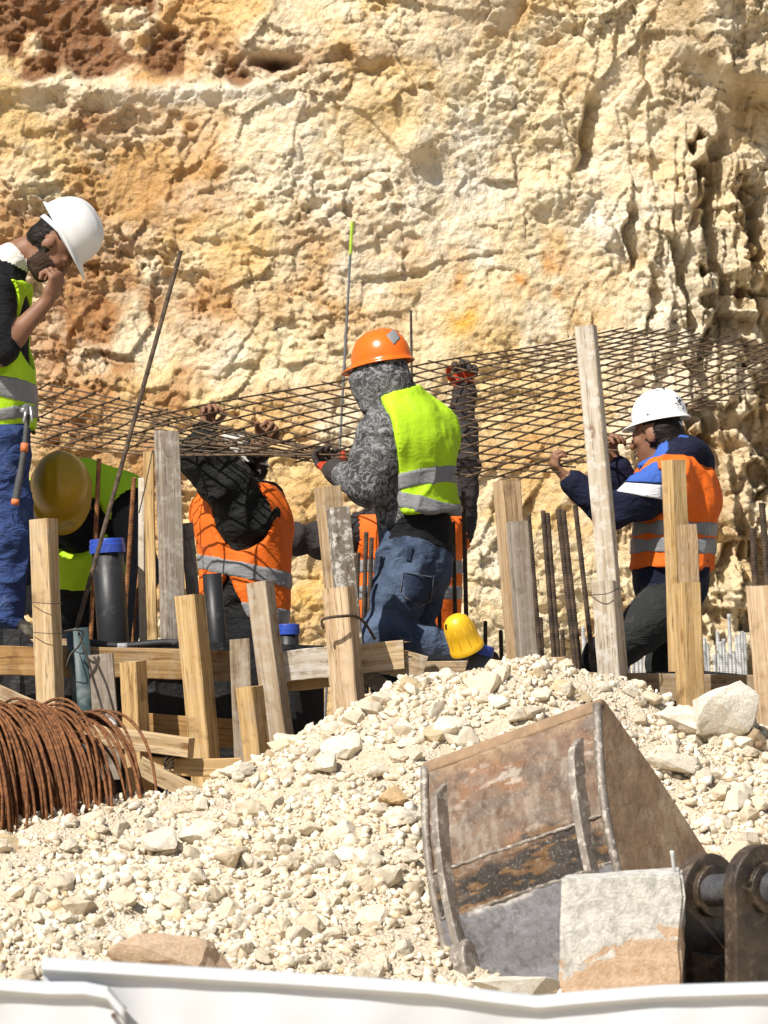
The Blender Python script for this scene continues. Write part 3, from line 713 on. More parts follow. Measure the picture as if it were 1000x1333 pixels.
rebar('short dark bar standing behind the orange helmet', (535, 404), (536, 476), 19.0, .006, 'wire', zfloor=FZ)

# ---- reinforcement mesh sheets
MATS['meshbar'] = mk_rust('mesh_bar_steel', (0.05, 0.034, 0.022), (0.20, 0.13, 0.072), .65, .1)
def bilin(c, s, t):
    return c[0] * (1 - s) * (1 - t) + c[1] * s * (1 - t) + c[2] * (1 - s) * t + c[3] * s * t
def mesh_sheet(label, corners, ns, nt_, r, sag=0.0, over=.035, fold=None):
    """corners: (s0t0, s1t0, s0t1, s1t1). Bars along s (nt_ of them) lie on the bars along t (ns of them)"""
    e = empty('rebar_mesh', corners[0], label, 'rebar mesh', 'rebar mesh sheets')
    def S(s, t):
        p = bilin(corners, s, t); p = Vector(p); p.z -= sag * (1 - t) * 4 * s * (1 - s); p.z += .008 * math.sin(s * 9 + t * 5) + .006 * math.sin(t * 13 - s * 4)
        return p
    for k in range(ns):
        s = k / (ns - 1); j = random.uniform(-.004, .004)
        V, Fa = tube_mesh([S(s + j + .004 * math.sin(3 * t), t) for t in np.linspace(-over, 1 + over * random.uniform(.3, 1), 15)], r, 6); mesh_obj('cross_bar', V, Fa, MATS['meshbar'], e, True)
    for k in range(nt_):
        t = k / (nt_ - 1); j = random.uniform(-.004, .004)
        V, Fa = tube_mesh([S(s, t + j) + Vector((0, 0, -2 * r)) for s in np.linspace(-over * random.uniform(.3, 1), 1 + over, 15)], r, 6); mesh_obj('long_bar', V, Fa, MATS['meshbar'], e, True)
    return e, S
Lc, Tc, Bc = P(195, 543, 16.2), P(800, 428, 18.2), P(690, 621, 15.0)
Rc = P(1085, 452, 17.0)
mesh2, S2 = mesh_sheet('wide rusty rebar mesh held up by the workers', (Lc, Bc, Tc, Rc), 17, 23, .0044, .055)
mesh1, S1 = mesh_sheet('narrow end of rebar mesh sagging from behind the man with the hammer', (P(-150, 542, 16.5), P(455, 592, 15.25), P(5, 484, 17.2), P(560, 611, 15.55)), 18, 13, .0042, .05, over=.006)

# ---- coil of rusty bar
def build_coil():
    ax = Vector((math.cos(.52), math.sin(.52), -.03)).normalized(); c0 = P(-18, 1080, 13.35)
    e = empty('rebar_coil', (c0.x, c0.y, .8), 'thick coil of rusty reinforcing bar lying behind the rubble heap', 'rebar coil')
    hz = Vector((-ax.y, ax.x, 0)).normalized(); up = ax.cross(hz); up = up if up.z > 0 else -up
    r = random.Random(4)
    def loop(off, R, dc, tilt, wid):
        c = c0 + ax * off + dc; a2 = (ax + hz * tilt[0] + up * tilt[1]).normalized(); h2 = (hz - a2 * hz.dot(a2)).normalized(); u2 = a2.cross(h2)
        n = 44; pts = []
        for i in range(n + 1):
            a = 2 * math.pi * i / n
            pts.append(c + (h2 * math.cos(a) + u2 * math.sin(a)) * R * (1 + .015 * math.sin(2 * a + off * 300)) + a2 * (.010 * math.sin(2 * a + off * 500)))
        V, Fa = tube_mesh(pts, wid, 6, False); mesh_obj('coil_loop', V, Fa, MATS['coil'], e, True)
    for (o0, o1, n, R0) in ((-.42, .08, 78, .43), (-.42, .08, 44, .35), (.09, .27, 46, .44), (.09, .27, 26, .35), (.30, .37, 8, .38), (.39, .44, 14, .42)):
        for k in range(n):
            t = k / max(1, n - 1)
            loop(o0 + (o1 - o0) * t + r.uniform(-.01, .01), R0 + r.uniform(-.05, .012), Vector((r.uniform(-.012, .012), 0, r.uniform(-.02, .02))), (r.uniform(-.055, .055), r.uniform(-.05, .05)), .0056)
    # tie strip
    for s_ in (0.40,):
        c = c0 + ax * s_; pts = [c + (hz * math.cos(a) + up * math.sin(a)) * .415 for a in np.linspace(1.9, 2.02, 4)]
        V, Fa = tube_mesh(pts, .009, 6); mesh_obj('tie', V, Fa, MATS['galv'], e, True)
build_coil()

# ---- tie wires and the bent hook
def wire(label, pts, r, mat='wire', cat='wire', name='tie_wire', group=None):
    V, Fa = tube_mesh(pts, r, 6); return recenter(tag(mesh_obj(name, V, Fa, MATS[mat], None, True), label, cat, group))
def smooth_path(pts, n=6):
    pts = [Vector(p) for p in pts]; out = []
    for i in range(len(pts) - 1):
        p0, p1, p2, p3 = pts[max(i - 1, 0)], pts[i], pts[i + 1], pts[min(i + 2, len(pts) - 1)]
        for k in range(n):
            t = k / n; out.append(.5 * ((2 * p1) + (p2 - p0) * t + (2 * p0 - 5 * p1 + 4 * p2 - p3) * t * t + (3 * p1 - p0 - 3 * p2 + p3) * t ** 3))
    out.append(pts[-1]); return out
wire('bent steel hook gripping the stout pale stake', smooth_path([P(421, 818, 13.99), P(419, 808, 13.98), P(428, 804, 13.97), P(448, 802, 13.98), P(462, 802, 14.04), P(472, 808, 14.12), P(480, 818, 14.2), P(488, 832, 14.24)]), .0055, 'rustdark', 'hook', 'steel_hook')
for (pyy, x0, x1, yy, lab) in ((784, 42, 80, 14.09, 'upper wire wound around the stake by the yellow helmet'), (823, 42, 84, 14.09, 'lower wire wound around the stake by the yellow helmet')):
    wire(lab, smooth_path([P(x0 - 1, pyy, yy + .03), P(x0 + 12, pyy + 1, yy - .012), P(x1 - 12, pyy + 2, yy - .02), P(x1 + 2, pyy + 1, yy + .05)]), .0016)
wire('thin wire binding the two whitewashed posts together', smooth_path([P(768, 775, 14.1), P(778, 774, 14.06), P(790, 773, 14.05), P(802, 768, 14.07), P(808, 766, 14.2), P(812, 771, 14.3)]), .002)
wire('black cord tied round the teal pipe top', smooth_path([P(84, 822, 14.12), P(95, 820, 14.08), P(108, 823, 14.1), P(103, 840, 14.1), P(92, 852, 14.1), P(86, 868, 14.1)]), .004)
wire('black cable running down beside the nailed grey board', smooth_path([P(102, 823, 14.1), P(112, 850, 14.08), P(122, 885, 14.08), P(131, 915, 14.08), P(139, 945, 14.06)]), .0045)
wire('tangled wire knot on the round edged pole', smooth_path([P(220 + 6 * math.cos(a * 2.1), 992 + 9 * math.sin(a * 1.7), 13.89 + .012 * math.cos(a * 3)) for a in np.linspace(0, 9, 26)]), .0026)
wire('thin cord from the grey post top to the lath', [P(199, 585, 14.5), P(190, 630, 14.5), P(181, 668, 14.52)], .0025)
# ================================================================== PEOPLE
def A3(v): return np.array(v, dtype=np.float32)
def smin(a, b, k):
    if k <= 0: return np.minimum(a, b)
    h = np.clip(0.5 + 0.5 * (b - a) / k, 0, 1); return b * (1 - h) + a * h - k * h * (1 - h)
class Prim:
    def __init__(s, a, b, ra, rb, mat, grp, k, fx=None, flat=1.0):
        s.a, s.b, s.ra, s.rb, s.mat, s.grp, s.k = A3(a), A3(b), ra, rb, mat, grp, k
        s.fx = None if fx is None else A3(Vector(fx).normalized()); s.flat = flat
    def bounds(s, m):
        r = max(s.ra, s.rb) + m
        return np.minimum(s.a, s.b) - r, np.maximum(s.a, s.b) + r
    def sd(s, p):
        q = p - s.a; ba = s.b - s.a; sc = 1.0
        if s.fx is not None:
            g_ = 1 / s.flat - 1
            q = q + (q @ s.fx)[..., None] * (s.fx * g_); ba = ba + s.fx * float(ba @ s.fx) * g_; sc = 0.85
        bb = float(ba @ ba)
        t = np.clip((q @ ba) / bb, 0, 1) if bb > 1e-9 else np.zeros(q.shape[:-1], np.float32)
        d = np.sqrt(((q - t[..., None] * ba) ** 2).sum(-1)) - (s.ra + (s.rb - s.ra) * t)
        return d * sc
class Ell:
    def __init__(s, c, ax, rad, mat, grp, k):
        s.c = A3(c); s.R = np.array([list(Vector(v).normalized()) for v in ax], np.float32); s.r = A3(rad); s.mat, s.grp, s.k = mat, grp, k
    def bounds(s, m):
        r = float(s.r.max()) + m; return s.c - r, s.c + r
    def sd(s, p):
        q = (p - s.c) @ s.R.T; k0 = np.sqrt(((q / s.r) ** 2).sum(-1)); k1 = np.sqrt(((q / (s.r * s.r)) ** 2).sum(-1))
        return k0 * (k0 - 1) / np.maximum(k1, 1e-6)
def surface_nets(D, org, h):
    s = D < 0
    c = np.zeros(tuple(n - 1 for n in D.shape), np.uint8); sl = (slice(0, -1), slice(1, None))
    for a in (0, 1):
        for b in (0, 1):
            for e in (0, 1): c += s[sl[a], sl[b], sl[e]]
    act = (c > 0) & (c < 8); ijk = np.argwhere(act); idx = np.full(c.shape, -1, np.int32); idx[act] = np.arange(len(ijk))
    val = {(a, b, e): D[ijk[:, 0] + a, ijk[:, 1] + b, ijk[:, 2] + e] for a in (0, 1) for b in (0, 1) for e in (0, 1)}
    pos = np.zeros((len(ijk), 3)); cnt = np.zeros(len(ijk))
    for u in val:
        for ax in range(3):
            if u[ax] == 0:
                v = list(u); v[ax] = 1; v = tuple(v); m = (val[u] < 0) != (val[v] < 0)
                t = np.where(m, val[u] / np.where(m, val[u] - val[v], 1), 0); pt = np.tile(np.array(u, float), (len(ijk), 1)); pt[:, ax] = t
                pos += pt * m[:, None]; cnt += m
    V = org + (ijk + pos / cnt[:, None]) * h
    Fs = []
    for ax in range(3):
        b_, c_ = (ax + 1) % 3, (ax + 2) % 3
        lo = [slice(None)] * 3; hi = [slice(None)] * 3; lo[ax] = slice(0, -1); hi[ax] = slice(1, None)
        for q in (b_, c_): lo[q] = slice(1, -1); hi[q] = slice(1, -1)
        s0 = s[tuple(lo)]; s1 = s[tuple(hi)]; e = np.argwhere(s0 != s1); ins = s0[s0 != s1]
        off = np.zeros(3, int); off[b_] = 1; off[c_] = 1; e = e + off
        def cell(db, dc):
            q = e.copy(); q[:, b_] += db; q[:, c_] += dc; return idx[q[:, 0], q[:, 1], q[:, 2]]
        qd = np.stack([cell(-1, -1), cell(0, -1), cell(0, 0), cell(-1, 0)], 1)
        qd[~ins] = qd[~ins][:, ::-1]; Fs.append(qd)
    Fa = np.concatenate(Fs); Fa = Fa[(Fa >= 0).all(1)]
    return V, Fa
class Body:
    def __init__(s, h=.0065): s.pr = []; s.h = h; s.heads = []
    def cap(s, a, b, ra, rb, mat, grp='', k=.03, fx=None, flat=1.0): s.pr.append(Prim(a, b, ra, rb, mat, grp, k, fx, flat))
    def ell(s, c, ax, r, mat, grp='', k=.02): s.pr.append(Ell(c, ax, r, mat, grp, k))
    def chain(s, pts, rad, mat, grp='', k=.03):
        for i in range(len(pts) - 1): s.cap(pts[i], pts[i + 1], rad[i], rad[i + 1], mat[i] if isinstance(mat, (list, tuple)) else mat, grp, k)
    def grid(s, m=.05):
        lo = np.min([p.bounds(m)[0] for p in s.pr], 0); hi = np.max([p.bounds(m)[1] for p in s.pr], 0)
        s.org = lo; s.n = np.ceil((hi - lo) / s.h).astype(int) + 2
    def field(s, sel, grow=0.0, kmin=0.0):
        D = np.full(tuple(s.n), 1.0, np.float32)
        for p in s.pr:
            if not sel(p): continue
            lo, hi = p.bounds(.05 + grow + p.k); i0 = np.clip(np.floor((lo - s.org) / s.h).astype(int), 0, s.n); i1 = np.clip(np.ceil((hi - s.org) / s.h).astype(int) + 1, 0, s.n)
            if (i1 <= i0).any(): continue
            g_ = np.stack(np.meshgrid(*[(np.arange(i0[k], i1[k]) * s.h + s.org[k]).astype(np.float32) for k in range(3)], indexing='ij'), -1)
            S_ = tuple(slice(i0[k], i1[k]) for k in range(3)); D[S_] = smin(D[S_], p.sd(g_), max(p.k, kmin))
        return D
    def pts(s):
        return np.stack(np.meshgrid(*[(np.arange(s.n[k]) * s.h + s.org[k]).astype(np.float32) for k in range(3)], indexing='ij'), -1)
def vnormals(V, Fa):
    fn = np.cross(V[Fa[:, 2]] - V[Fa[:, 0]], V[Fa[:, 3]] - V[Fa[:, 1]]); N = np.zeros_like(V)
    for k in range(4): np.add.at(N, Fa[:, k], fn)
    return N / np.maximum(np.linalg.norm(N, axis=1), 1e-9)[:, None]
def folds(V, seed, f=1.0, zs=1.35):
    q = V * np.array([1, 1, zs]) * f
    w_ = np.stack([fbm(V * 5 * f, 2, seed + i) for i in range(3)], 1) * .06
    a = 1 - np.abs(vnoise((q + w_) * 8, seed)) * 2; b = 1 - np.abs(vnoise((q + w_) * 17 + 9, seed + 3)) * 2
    return a * .8 + b * (.12 if zs < 1 else .3) + .12 * vnoise(q * 40, seed + 5)
def build_mesh(name, V, Fa, mats, vmat, parent, seed=1, amp=None, smooth_it=1, zs=1.35):
    if smooth_it:
        for _ in range(smooth_it):
            acc = np.zeros_like(V); cn = np.zeros(len(V))
            for k in range(4):
                for j in (1, 3):
                    np.add.at(acc, Fa[:, k], V[Fa[:, (k + j) % 4]]); np.add.at(cn, Fa[:, k], 1)
            V = V * .5 + .5 * acc / np.maximum(cn, 1)[:, None]
    if amp is not None:
        N = vnormals(V, Fa); V = V + N * (folds(V, seed, zs=zs) * amp)[:, None]
    o = mesh_obj(name, V, Fa, None, parent, True)
    for m in mats: o.data.materials.append(MATS[m])
    if len(mats) > 1:
        fm = vmat[Fa]; mx = np.max(fm, 1); md = np.where((fm[:, 0] == fm[:, 1]) | (fm[:, 0] == fm[:, 2]), fm[:, 0], fm[:, 3])
        o.data.polygons.foreach_set('material_index', md.astype(np.int32))
    return o
AMP = dict(skin=0.0, hair=.003, beard=.002, glove=.001)
def finish_body(B, parent, seed, fold_amp):
    B.grid(); D = B.field(lambda p: True); V, Fa = surface_nets(D, B.org, B.h)
    names = sorted({p.mat for p in B.pr} | {m for hd in B.heads for m in hd['mats']}); best = np.full(len(V), 9.0); vm = np.zeros(len(V), int)
    Vf = V.astype(np.float32)
    for p in B.pr:
        d = p.sd(Vf); m = d < best; best[m] = d[m]; vm[m] = names.index(p.mat)
    for hd in B.heads:
        L = (V - np.array(hd['c'])) @ np.array([list(hd['s']), list(hd['f']), list(hd['u'])]).T       # side, forward, up
        near = (np.abs(L) < np.array([.11, .14, .15])).all(1) & (vm == names.index('skin'))
        hair = near & (L[:, 1] < .02 + .02 * vnoise(V * 60, 3)) & (L[:, 2] > -.055) & ~((np.abs(L[:, 0]) > .068) & (np.abs(L[:, 1] + .005) < .03) & (np.abs(L[:, 2]) < .038))
        hair |= near & (L[:, 2] > .065)
        if 'hair' in hd['mats']: vm[hair] = names.index('hair')
        if 'beard' in hd['mats']:
            bd = near & ~hair & (L[:, 1] > .0) & (L[:, 2] < -.028 + .012 * vnoise(V * 90, 5) - .25 * np.maximum(0, L[:, 1] - .07)) & (L[:, 2] > -.15)
            vm[bd] = names.index('beard')
    am = np.array([AMP.get(n, fold_amp.get(n, .006)) for n in names])[vm]
    return build_mesh('body', V, Fa, names, vm, parent, seed, am)
def hand(B, wrist, d, pn, mp='skin', mf='skin', side=1, curl=1.2, sc=1.0, spread=.1):
    """wrist, direction to the knuckles, palm normal (fingers curl that way)"""
    W = Vector(wrist); d = Vector(d).normalized(); pn = Vector(pn); pn = (pn - d * pn.dot(d)).normalized(); lat = d.cross(pn) * side
    B.cap(W, W + d * .03 * sc, .024 * sc, .03 * sc, mp, 'hand', .012, pn, .7)
    B.cap(W + d * .03 * sc, W + d * .075 * sc, .034 * sc, .038 * sc, mp, 'hand', .012, pn, .42)
    for i, ln in enumerate((.92, 1.05, 1.0, .8)):
        o = (-.030 + .020 * i) * sc; p = W + d * (.088 - .006 * abs(i - 1.3)) * sc + lat * o; dd = (d + lat * spread * (i - 1.5)).normalized(); c = curl * (1 + .06 * (i - 1.5))
        for seg, (l_, r0, r1) in enumerate(((.042, .0105, .0098), (.027, .0098, .009), (.022, .009, .0078))):
            ang = c * (0.75, 1.0, .7)[seg]; dd = (Matrix.Rotation(ang, 3, d.cross(pn)) @ dd).normalized()
            q = p + dd * l_ * ln * sc; B.cap(p, q, r0 * sc, r1 * sc, mf, 'hand', .006); p = q
    p = W + d * .028 * sc - lat * .026 * sc; dd = (d * .75 - lat * .7 + pn * .35).normalized()
    for l_, r0, r1 in ((.042, .014, .0115), (.03, .0115, .0098), (.024, .0098, .008)):
        q = p + dd * l_ * sc; B.cap(p, q, r0 * sc, r1 * sc, mp, 'hand', .008); p = q; dd = (dd + pn * .35 * curl + lat * .25 * curl).normalized()
def head(B, c, f, u, mats=('hair',), sc=1.0):
    c = Vector(c); f = Vector(f).normalized(); u = Vector(u); u = (u - f * u.dot(f)).normalized(); s_ = f.cross(u)
    E = lambda fo, uo, so, rs, k=.015: B.ell(c + (f * fo + u * uo + s_ * so) * sc, (s_, f, u), [r * sc for r in rs], 'skin', 'head', k)
    E(-.012, .03, 0, (.077, .097, .09), .02)
    E(.035, -.045, 0, (.058, .06, .075), .03)
    E(.058, -.095, 0, (.034, .033, .026), .02)                # chin
    E(.082, .018, 0, (.05, .018, .014), .02)                   # brow
    B.cap(c + (f * .095 + u * .012) * sc, c + (f * .118 - u * .03) * sc, .009 * sc, .0145 * sc, 'skin', 'head', .01)
    for q in (-1, 1):
        E(.07, -.018, .038 * q, (.022, .022, .02), .015)      # cheeks
        E(-.004, -.008, .08 * q, (.010, .021, .032), .006)    # ears
        E(.092, .0, .031 * q, (.012, .009, .008), .004)       # eyes
    E(.094, -.062, 0, (.026, .013, .008), .006); E(.09, -.075, 0, (.022, .013, .008), .006)   # lips
    B.heads.append(dict(c=c, f=f, u=u, s=s_, mats=list(mats)))
    return c, f, u, s_
def torso(B, pelvis, chest, fwd, mat_top, mat_low, w_hip=.165, w_waist=.155, w_chest=.185, flat=.68):
    pelvis, chest = Vector(pelvis), Vector(chest); mid = pelvis.lerp(chest, .5)
    B.cap(pelvis, pelvis.lerp(chest, .12), w_hip, w_hip, mat_low, 'hips', .04, fwd, .72)
    B.cap(pelvis.lerp(chest, .28), mid, w_waist * 1.02, w_waist, mat_top, 'torso', .05, fwd, .72)
    B.cap(mid, chest, w_waist, w_chest, mat_top, 'torso', .05, fwd, flat)
def make_vest(B, parent, seed, mat, axis, base, hem, top_, neck_c, neck_r, arms, off=.02, bands=(), amp=.008, cuts=(), flare=.0, name='safety_vest', label=None):
    """axis/base: torso axis; hem & top_: distances along it; arms: (a, b, r) armholes; bands: (from, to[, slope vector])"""
    D = B.field(lambda p: p.grp in ('torso', 'hips', 'shoulder'), .04, .05); Pt = B.pts(); ax = A3(axis); t = (Pt - A3(base)) @ ax
    Dv = D - off - flare * np.clip(.25 - t, 0, .4)
    Dv = np.maximum(Dv, hem - t); Dv = np.maximum(Dv, t - top_)
    Dv = np.maximum(Dv, neck_r - np.sqrt(((Pt - A3(neck_c)) ** 2).sum(-1)))
    for a, b, r in arms: Dv = np.maximum(Dv, -(Prim(a, b, r, r, '', '', 0).sd(Pt)))
    for fn in cuts: Dv = np.maximum(Dv, fn(Pt))
    V, Fa = surface_nets(Dv, B.org, B.h)
    v = build_mesh(name, V, Fa, [mat], None, parent, seed, np.full(len(V), amp), 2, .5)
    for bd in bands:
        tt = t + (Pt - A3(base)) @ A3(bd[2]) if len(bd) > 2 else t
        Db = np.maximum(np.maximum(Dv - .0045, bd[0] - tt), tt - bd[1])
        V, Fa = surface_nets(Db, B.org, B.h)
        if len(V): build_mesh('reflective_band', V, Fa, ['reflect'], None, v, seed, np.full(len(V), amp), 2, .5)
    return v
def hat_mesh(sc=1.0):
    a, b, h = .112 * sc, .135 * sc, .138 * sc; nph = 72; rows = []
    for i in range(1, 19):
        th = math.pi / 2 * i / 18; rows.append(('d', math.sin(th) ** .86, math.cos(th) ** .92))
    rows += [('b', .25, -.002), ('b', .7, -.006), ('b', 1.0, -.011), ('b', 1.0, -.015), ('b', .5, -.011)]
    V = [(0, 0, h + .004 * sc)]; Fa = []
    for kind, r, z in rows:
        for k in range(nph):
            ph = 2 * math.pi * k / nph; cx, cy = math.sin(ph), math.cos(ph)
            if kind == 'd':
                x, y, zz = a * r * cx, b * r * cy, h * z
                rd = math.exp(-(x / (.017 * sc)) ** 4) * min(1, max(0, (zz - .03 * sc) / (.04 * sc))); zz += .006 * sc * rd
                for sgn in (-1, 1):
                    q = math.exp(-((x - sgn * .05 * sc) / (.008 * sc)) ** 2) * min(1, max(0, (zz - .02 * sc) / (.03 * sc))) * (1 if abs(y) < .09 * sc else 0)
                    zz += .0025 * sc * q
            else:
                wd = (.009 + .003 * max(0, -cy) ** 2 + .046 * max(0, cy) ** 2.2) * sc
                x, y = a * cx * (1 + r * wd / a * .9), b * cy + r * wd * cy; x = a * cx + r * wd * cx * (.9 if cy < 0 else .8)
                zz = z * sc - .010 * sc * r * max(0, cy) ** 2
            V.append((x, y, zz))
    for k in range(nph): Fa.append((0, 1 + k, 1 + (k + 1) % nph))
    for i in range(len(rows) - 1):
        for k in range(nph):
            p, q = 1 + i * nph, 1 + (i + 1) * nph; Fa.append((p + k, q + k, q + (k + 1) % nph, p + (k + 1) % nph))
    return V, [tuple(reversed(f)) for f in Fa]
def helmet(parent, c, f, u, mat, sc=1.0, band=True, label=None):
    """c = centre of the rim plane"""
    c = Vector(c); f = Vector(f).normalized(); u = Vector(u); u = (u - f * u.dot(f)).normalized(); s_ = f.cross(u)
    M = Matrix((s_, f, u)).transposed().to_4x4(); M.translation = c
    V, Fa = hat_mesh(sc); V = [M @ Vector(v) for v in V]
    o = mesh_obj('helmet', V, Fa, MATS[mat], parent, True)
    if label: o['label'] = label
    md = o.modifiers.new('thickness', 'SOLIDIFY'); md.thickness = .003; md.offset = -1
    if band:
        V = []; Fa = []; n = 36
        for k in range(n):
            ph = 2 * math.pi * k / n; cx, cy = math.sin(ph), math.cos(ph)
            dz = -.022 - .03 * max(0, -cy)
            zu = dz + .02
            for (rr, z) in ((.082, zu), (.082, dz), (.0855, dz), (.0855, zu)): V.append(M @ Vector((rr * cx * sc, rr * 1.2 * cy * sc - .002, z * sc)))
        for k in range(n):
            j = (k + 1) % n
            for q in range(4): Fa.append((k * 4 + q, k * 4 + (q + 1) % 4, j * 4 + (q + 1) % 4, j * 4 + q))
        mesh_obj('headband', V, Fa, MATS['strap'], o, True)
    return o, M
def patch(name, parent, objs, quad, n, off, mat, th=.004, wob=0):
    """a thin piece sewn / stuck on a surface: its outline is carried onto the surface it lies on"""
    bvh = []
    dg = bpy.context.evaluated_depsgraph_get(); bpy.context.view_layer.update()
    for o in objs: bvh.append((BVHTree.FromObject(o, dg), o.matrix_world.copy()))
    V = []; Fa = []; g_ = {}
    for i in range(n + 1):
        for j in range(n + 1):
            s, t = i / n, j / n; q = [quad[0][k] * (1 - s) * (1 - t) + quad[1][k] * s * (1 - t) + quad[2][k] * s * t + quad[3][k] * (1 - s) * t for k in (0, 1)]
            d = (P(q[0], q[1], 15) - CAM).normalized(); bestd = None
            for tr, M in bvh:
                Mi = M.inverted(); r = tr.ray_cast(Mi @ CAM, (Mi.to_3x3() @ d).normalized())
                if r[0] is not None:
                    wp = M @ r[0]; nn = (M.to_3x3() @ r[1]).normalized()
                    if nn.dot(d) > 0: nn = -nn
                    if bestd is None or (wp - CAM).length < bestd[0]: bestd = ((wp - CAM).length, wp, nn)
            if bestd is not None: g_[i, j] = len(V); V.append(bestd[1] + bestd[2] * off)
    for i in range(n):
        for j in range(n):
            ks = [(i, j), (i + 1, j), (i + 1, j + 1), (i, j + 1)]
            if all(k in g_ for k in ks): Fa.append(tuple(g_[k] for k in ks))
    if not Fa: return None
    o = mesh_obj(name, V, Fa, MATS[mat], parent, True); md = o.modifiers.new('thickness', 'SOLIDIFY'); md.thickness = th; md.offset = 0
    return o

# --- clothing materials
def mk_skin(name, c):
    m, nt, b = newmat(name, .55, c, 0, .4); q = NB(nt); oc = q.obj()
    n = q.noise(oc, 24, 4, .6); q.l(q.mix(q.ramp(n, [(.3, g3(0)), (.7, g3(1))]), tuple(x * .78 for x in c), c), b.inputs['Base Color'])
    b.inputs['Subsurface Weight'].default_value = .08; b.inputs['Subsurface Radius'].default_value = (.02, .008, .004); b.inputs['Subsurface Scale'].default_value = .3
    q.bump(q.noise(oc, 160, 3, .6), b, .25, .003); return m
MATS['skin'] = mk_skin('skin', (0.26, 0.125, 0.07))
MATS['hair'] = mk_cloth('black_hair', (0.014, 0.010, 0.008), .6, .9); MATS['beard'] = mk_cloth('dark_beard', (0.055, 0.032, 0.022), .8, .8)
MATS['lime'] = mk_cloth('lime_fabric', (0.50, 0.80, 0.025), .75, .22, var=.12, dirt=(.44, .66, .06)); MATS['orangevest'] = mk_cloth('orange_fabric', (0.88, 0.165, 0.018), .75, .25, var=.18, dirt=(.62, .13, .035))
MATS['reflect'] = mk_cloth('reflective_grey', (0.27, 0.27, 0.275), .5, .35, dirt=(.2, .19, .18))
MATS['black'] = mk_cloth('black_cotton', (0.012, 0.012, 0.014), .9, .6); MATS['blacktrousers'] = mk_cloth('black_trousers', (0.016, 0.016, 0.018), .9, .6)
MATS['hoodie'] = mk_cloth('charcoal_hoodie', (0.020, 0.020, 0.018), .95, .7, dirt=(.05, .046, .04)); MATS['navy'] = mk_cloth('navy_hoodie', (0.012, 0.014, 0.034), .9, .6, dirt=(.03, .032, .055))
MATS['royal'] = mk_cloth('royal_blue_cloth', (0.055, 0.13, 0.46), .85, .5); MATS['whitecloth'] = mk_cloth('white_cloth', (0.72, 0.72, 0.73), .85, .5, dirt=(.6, .58, .54))
MATS['sleeve'] = mk_cloth('dark_brown_sleeve', (0.042, 0.036, 0.035), .95, .8); MATS['greysleeve'] = mk_cloth('grey_sleeve', (0.06, .062, .07), .9, .6)
MATS['charjeans'] = mk_cloth('charcoal_jeans', (0.028, 0.029, 0.028), .9, .6, dirt=(.085, .08, .07)); MATS['bluework'] = mk_cloth('blue_work_trousers', (0.035, 0.062, 0.175), .85, .8, dirt=(.09, .13, .26))
MATS['shirtwhite'] = mk_cloth('white_collar', (0.72, .68, .62), .85, .4); MATS['glovegrey'] = mk_cloth('grey_glove', (0.30, .29, .24), .9, .5, dirt=(.16, .15, .13)); MATS['glovered'] = mk_cloth('red_glove', (0.50, .055, .02), .85, .5)
MATS['glovedark'] = mk_cloth('dark_rubber_glove', (0.055, .045, .04), .7, .5); MATS['boot'] = mk_cloth('dusty_boot', (0.06, .05, .04), .8, .4, dirt=(.3, .26, .2)); MATS['lilac'] = mk_cloth('pinkish_cuff', (0.44, .34, .33), .9, .4)
def mk_denim():
    m, nt, b = newmat('blue_denim', .9, (0.05, .08, .16), 0, .2); q = NB(nt); oc = q.obj()
    n = q.noise(oc, 6, 4, .6); n2 = q.noise(oc, 60, 3, .6); wv = q.noise(q.mapping(oc, (1, 1, .2)), 320, 2, .5)
    c = q.mix(q.ramp(n, [(.35, g3(0)), (.65, g3(1))]), (0.024, .036, .066), (0.085, .118, .185)); c = q.mix(q.math('MULTIPLY', q.ramp(n2, [(.5, g3(0)), (.75, g3(1))]), .3), c, (0.14, .17, .22))
    q.l(c, b.inputs['Base Color']); f = q.noise(q.mapping(oc, (1, 1, 1.6)), 15, 3, .55, 1.5); q.bump(q.math('ADD', f, q.math('MULTIPLY', wv, .05)), b, .7, .02); return m
MATS['denim'] = mk_denim(); MATS['denimpocket'] = mk_cloth('denim_pocket', (0.03, .044, .078), .9, .4); MATS['stitch'] = mk_cloth('denim_stitching', (0.15, .15, .165), .9, .1)
def mk_camo():
    m, nt, b = newmat('grey_floral_hoodie', .95, (0.1, .1, .1), 0, .2); q = NB(nt); oc = q.obj()
    n = q.noise(oc, 15, 2, .5, 2.5); n2 = q.noise(oc, 9, 2, .5); n3 = q.noise(oc, 24, 2, .5, 2.0)
    c = q.mix(q.ramp(n2, [(.42, g3(0)), (.58, g3(1))]), (0.05, .05, .052), (0.10, .098, .098))
    c = q.mix(q.ramp(n, [(.44, g3(0)), (.47, g3(.9)), (.51, g3(.9)), (.54, g3(0))]), c, (0.235, .23, .23))
    c = q.mix(q.ramp(n3, [(.60, g3(0)), (.64, g3(.8))]), c, (0.27, .265, .26)); c = q.mix(q.ramp(n3, [(.34, g3(.9)), (.4, g3(0))]), c, (0.035, .035, .037))
    q.l(c, b.inputs['Base Color']); q.bump(q.noise(oc, 16, 3, .55, 1.4), b, .6, .02); return m
MATS['camo'] = mk_camo()
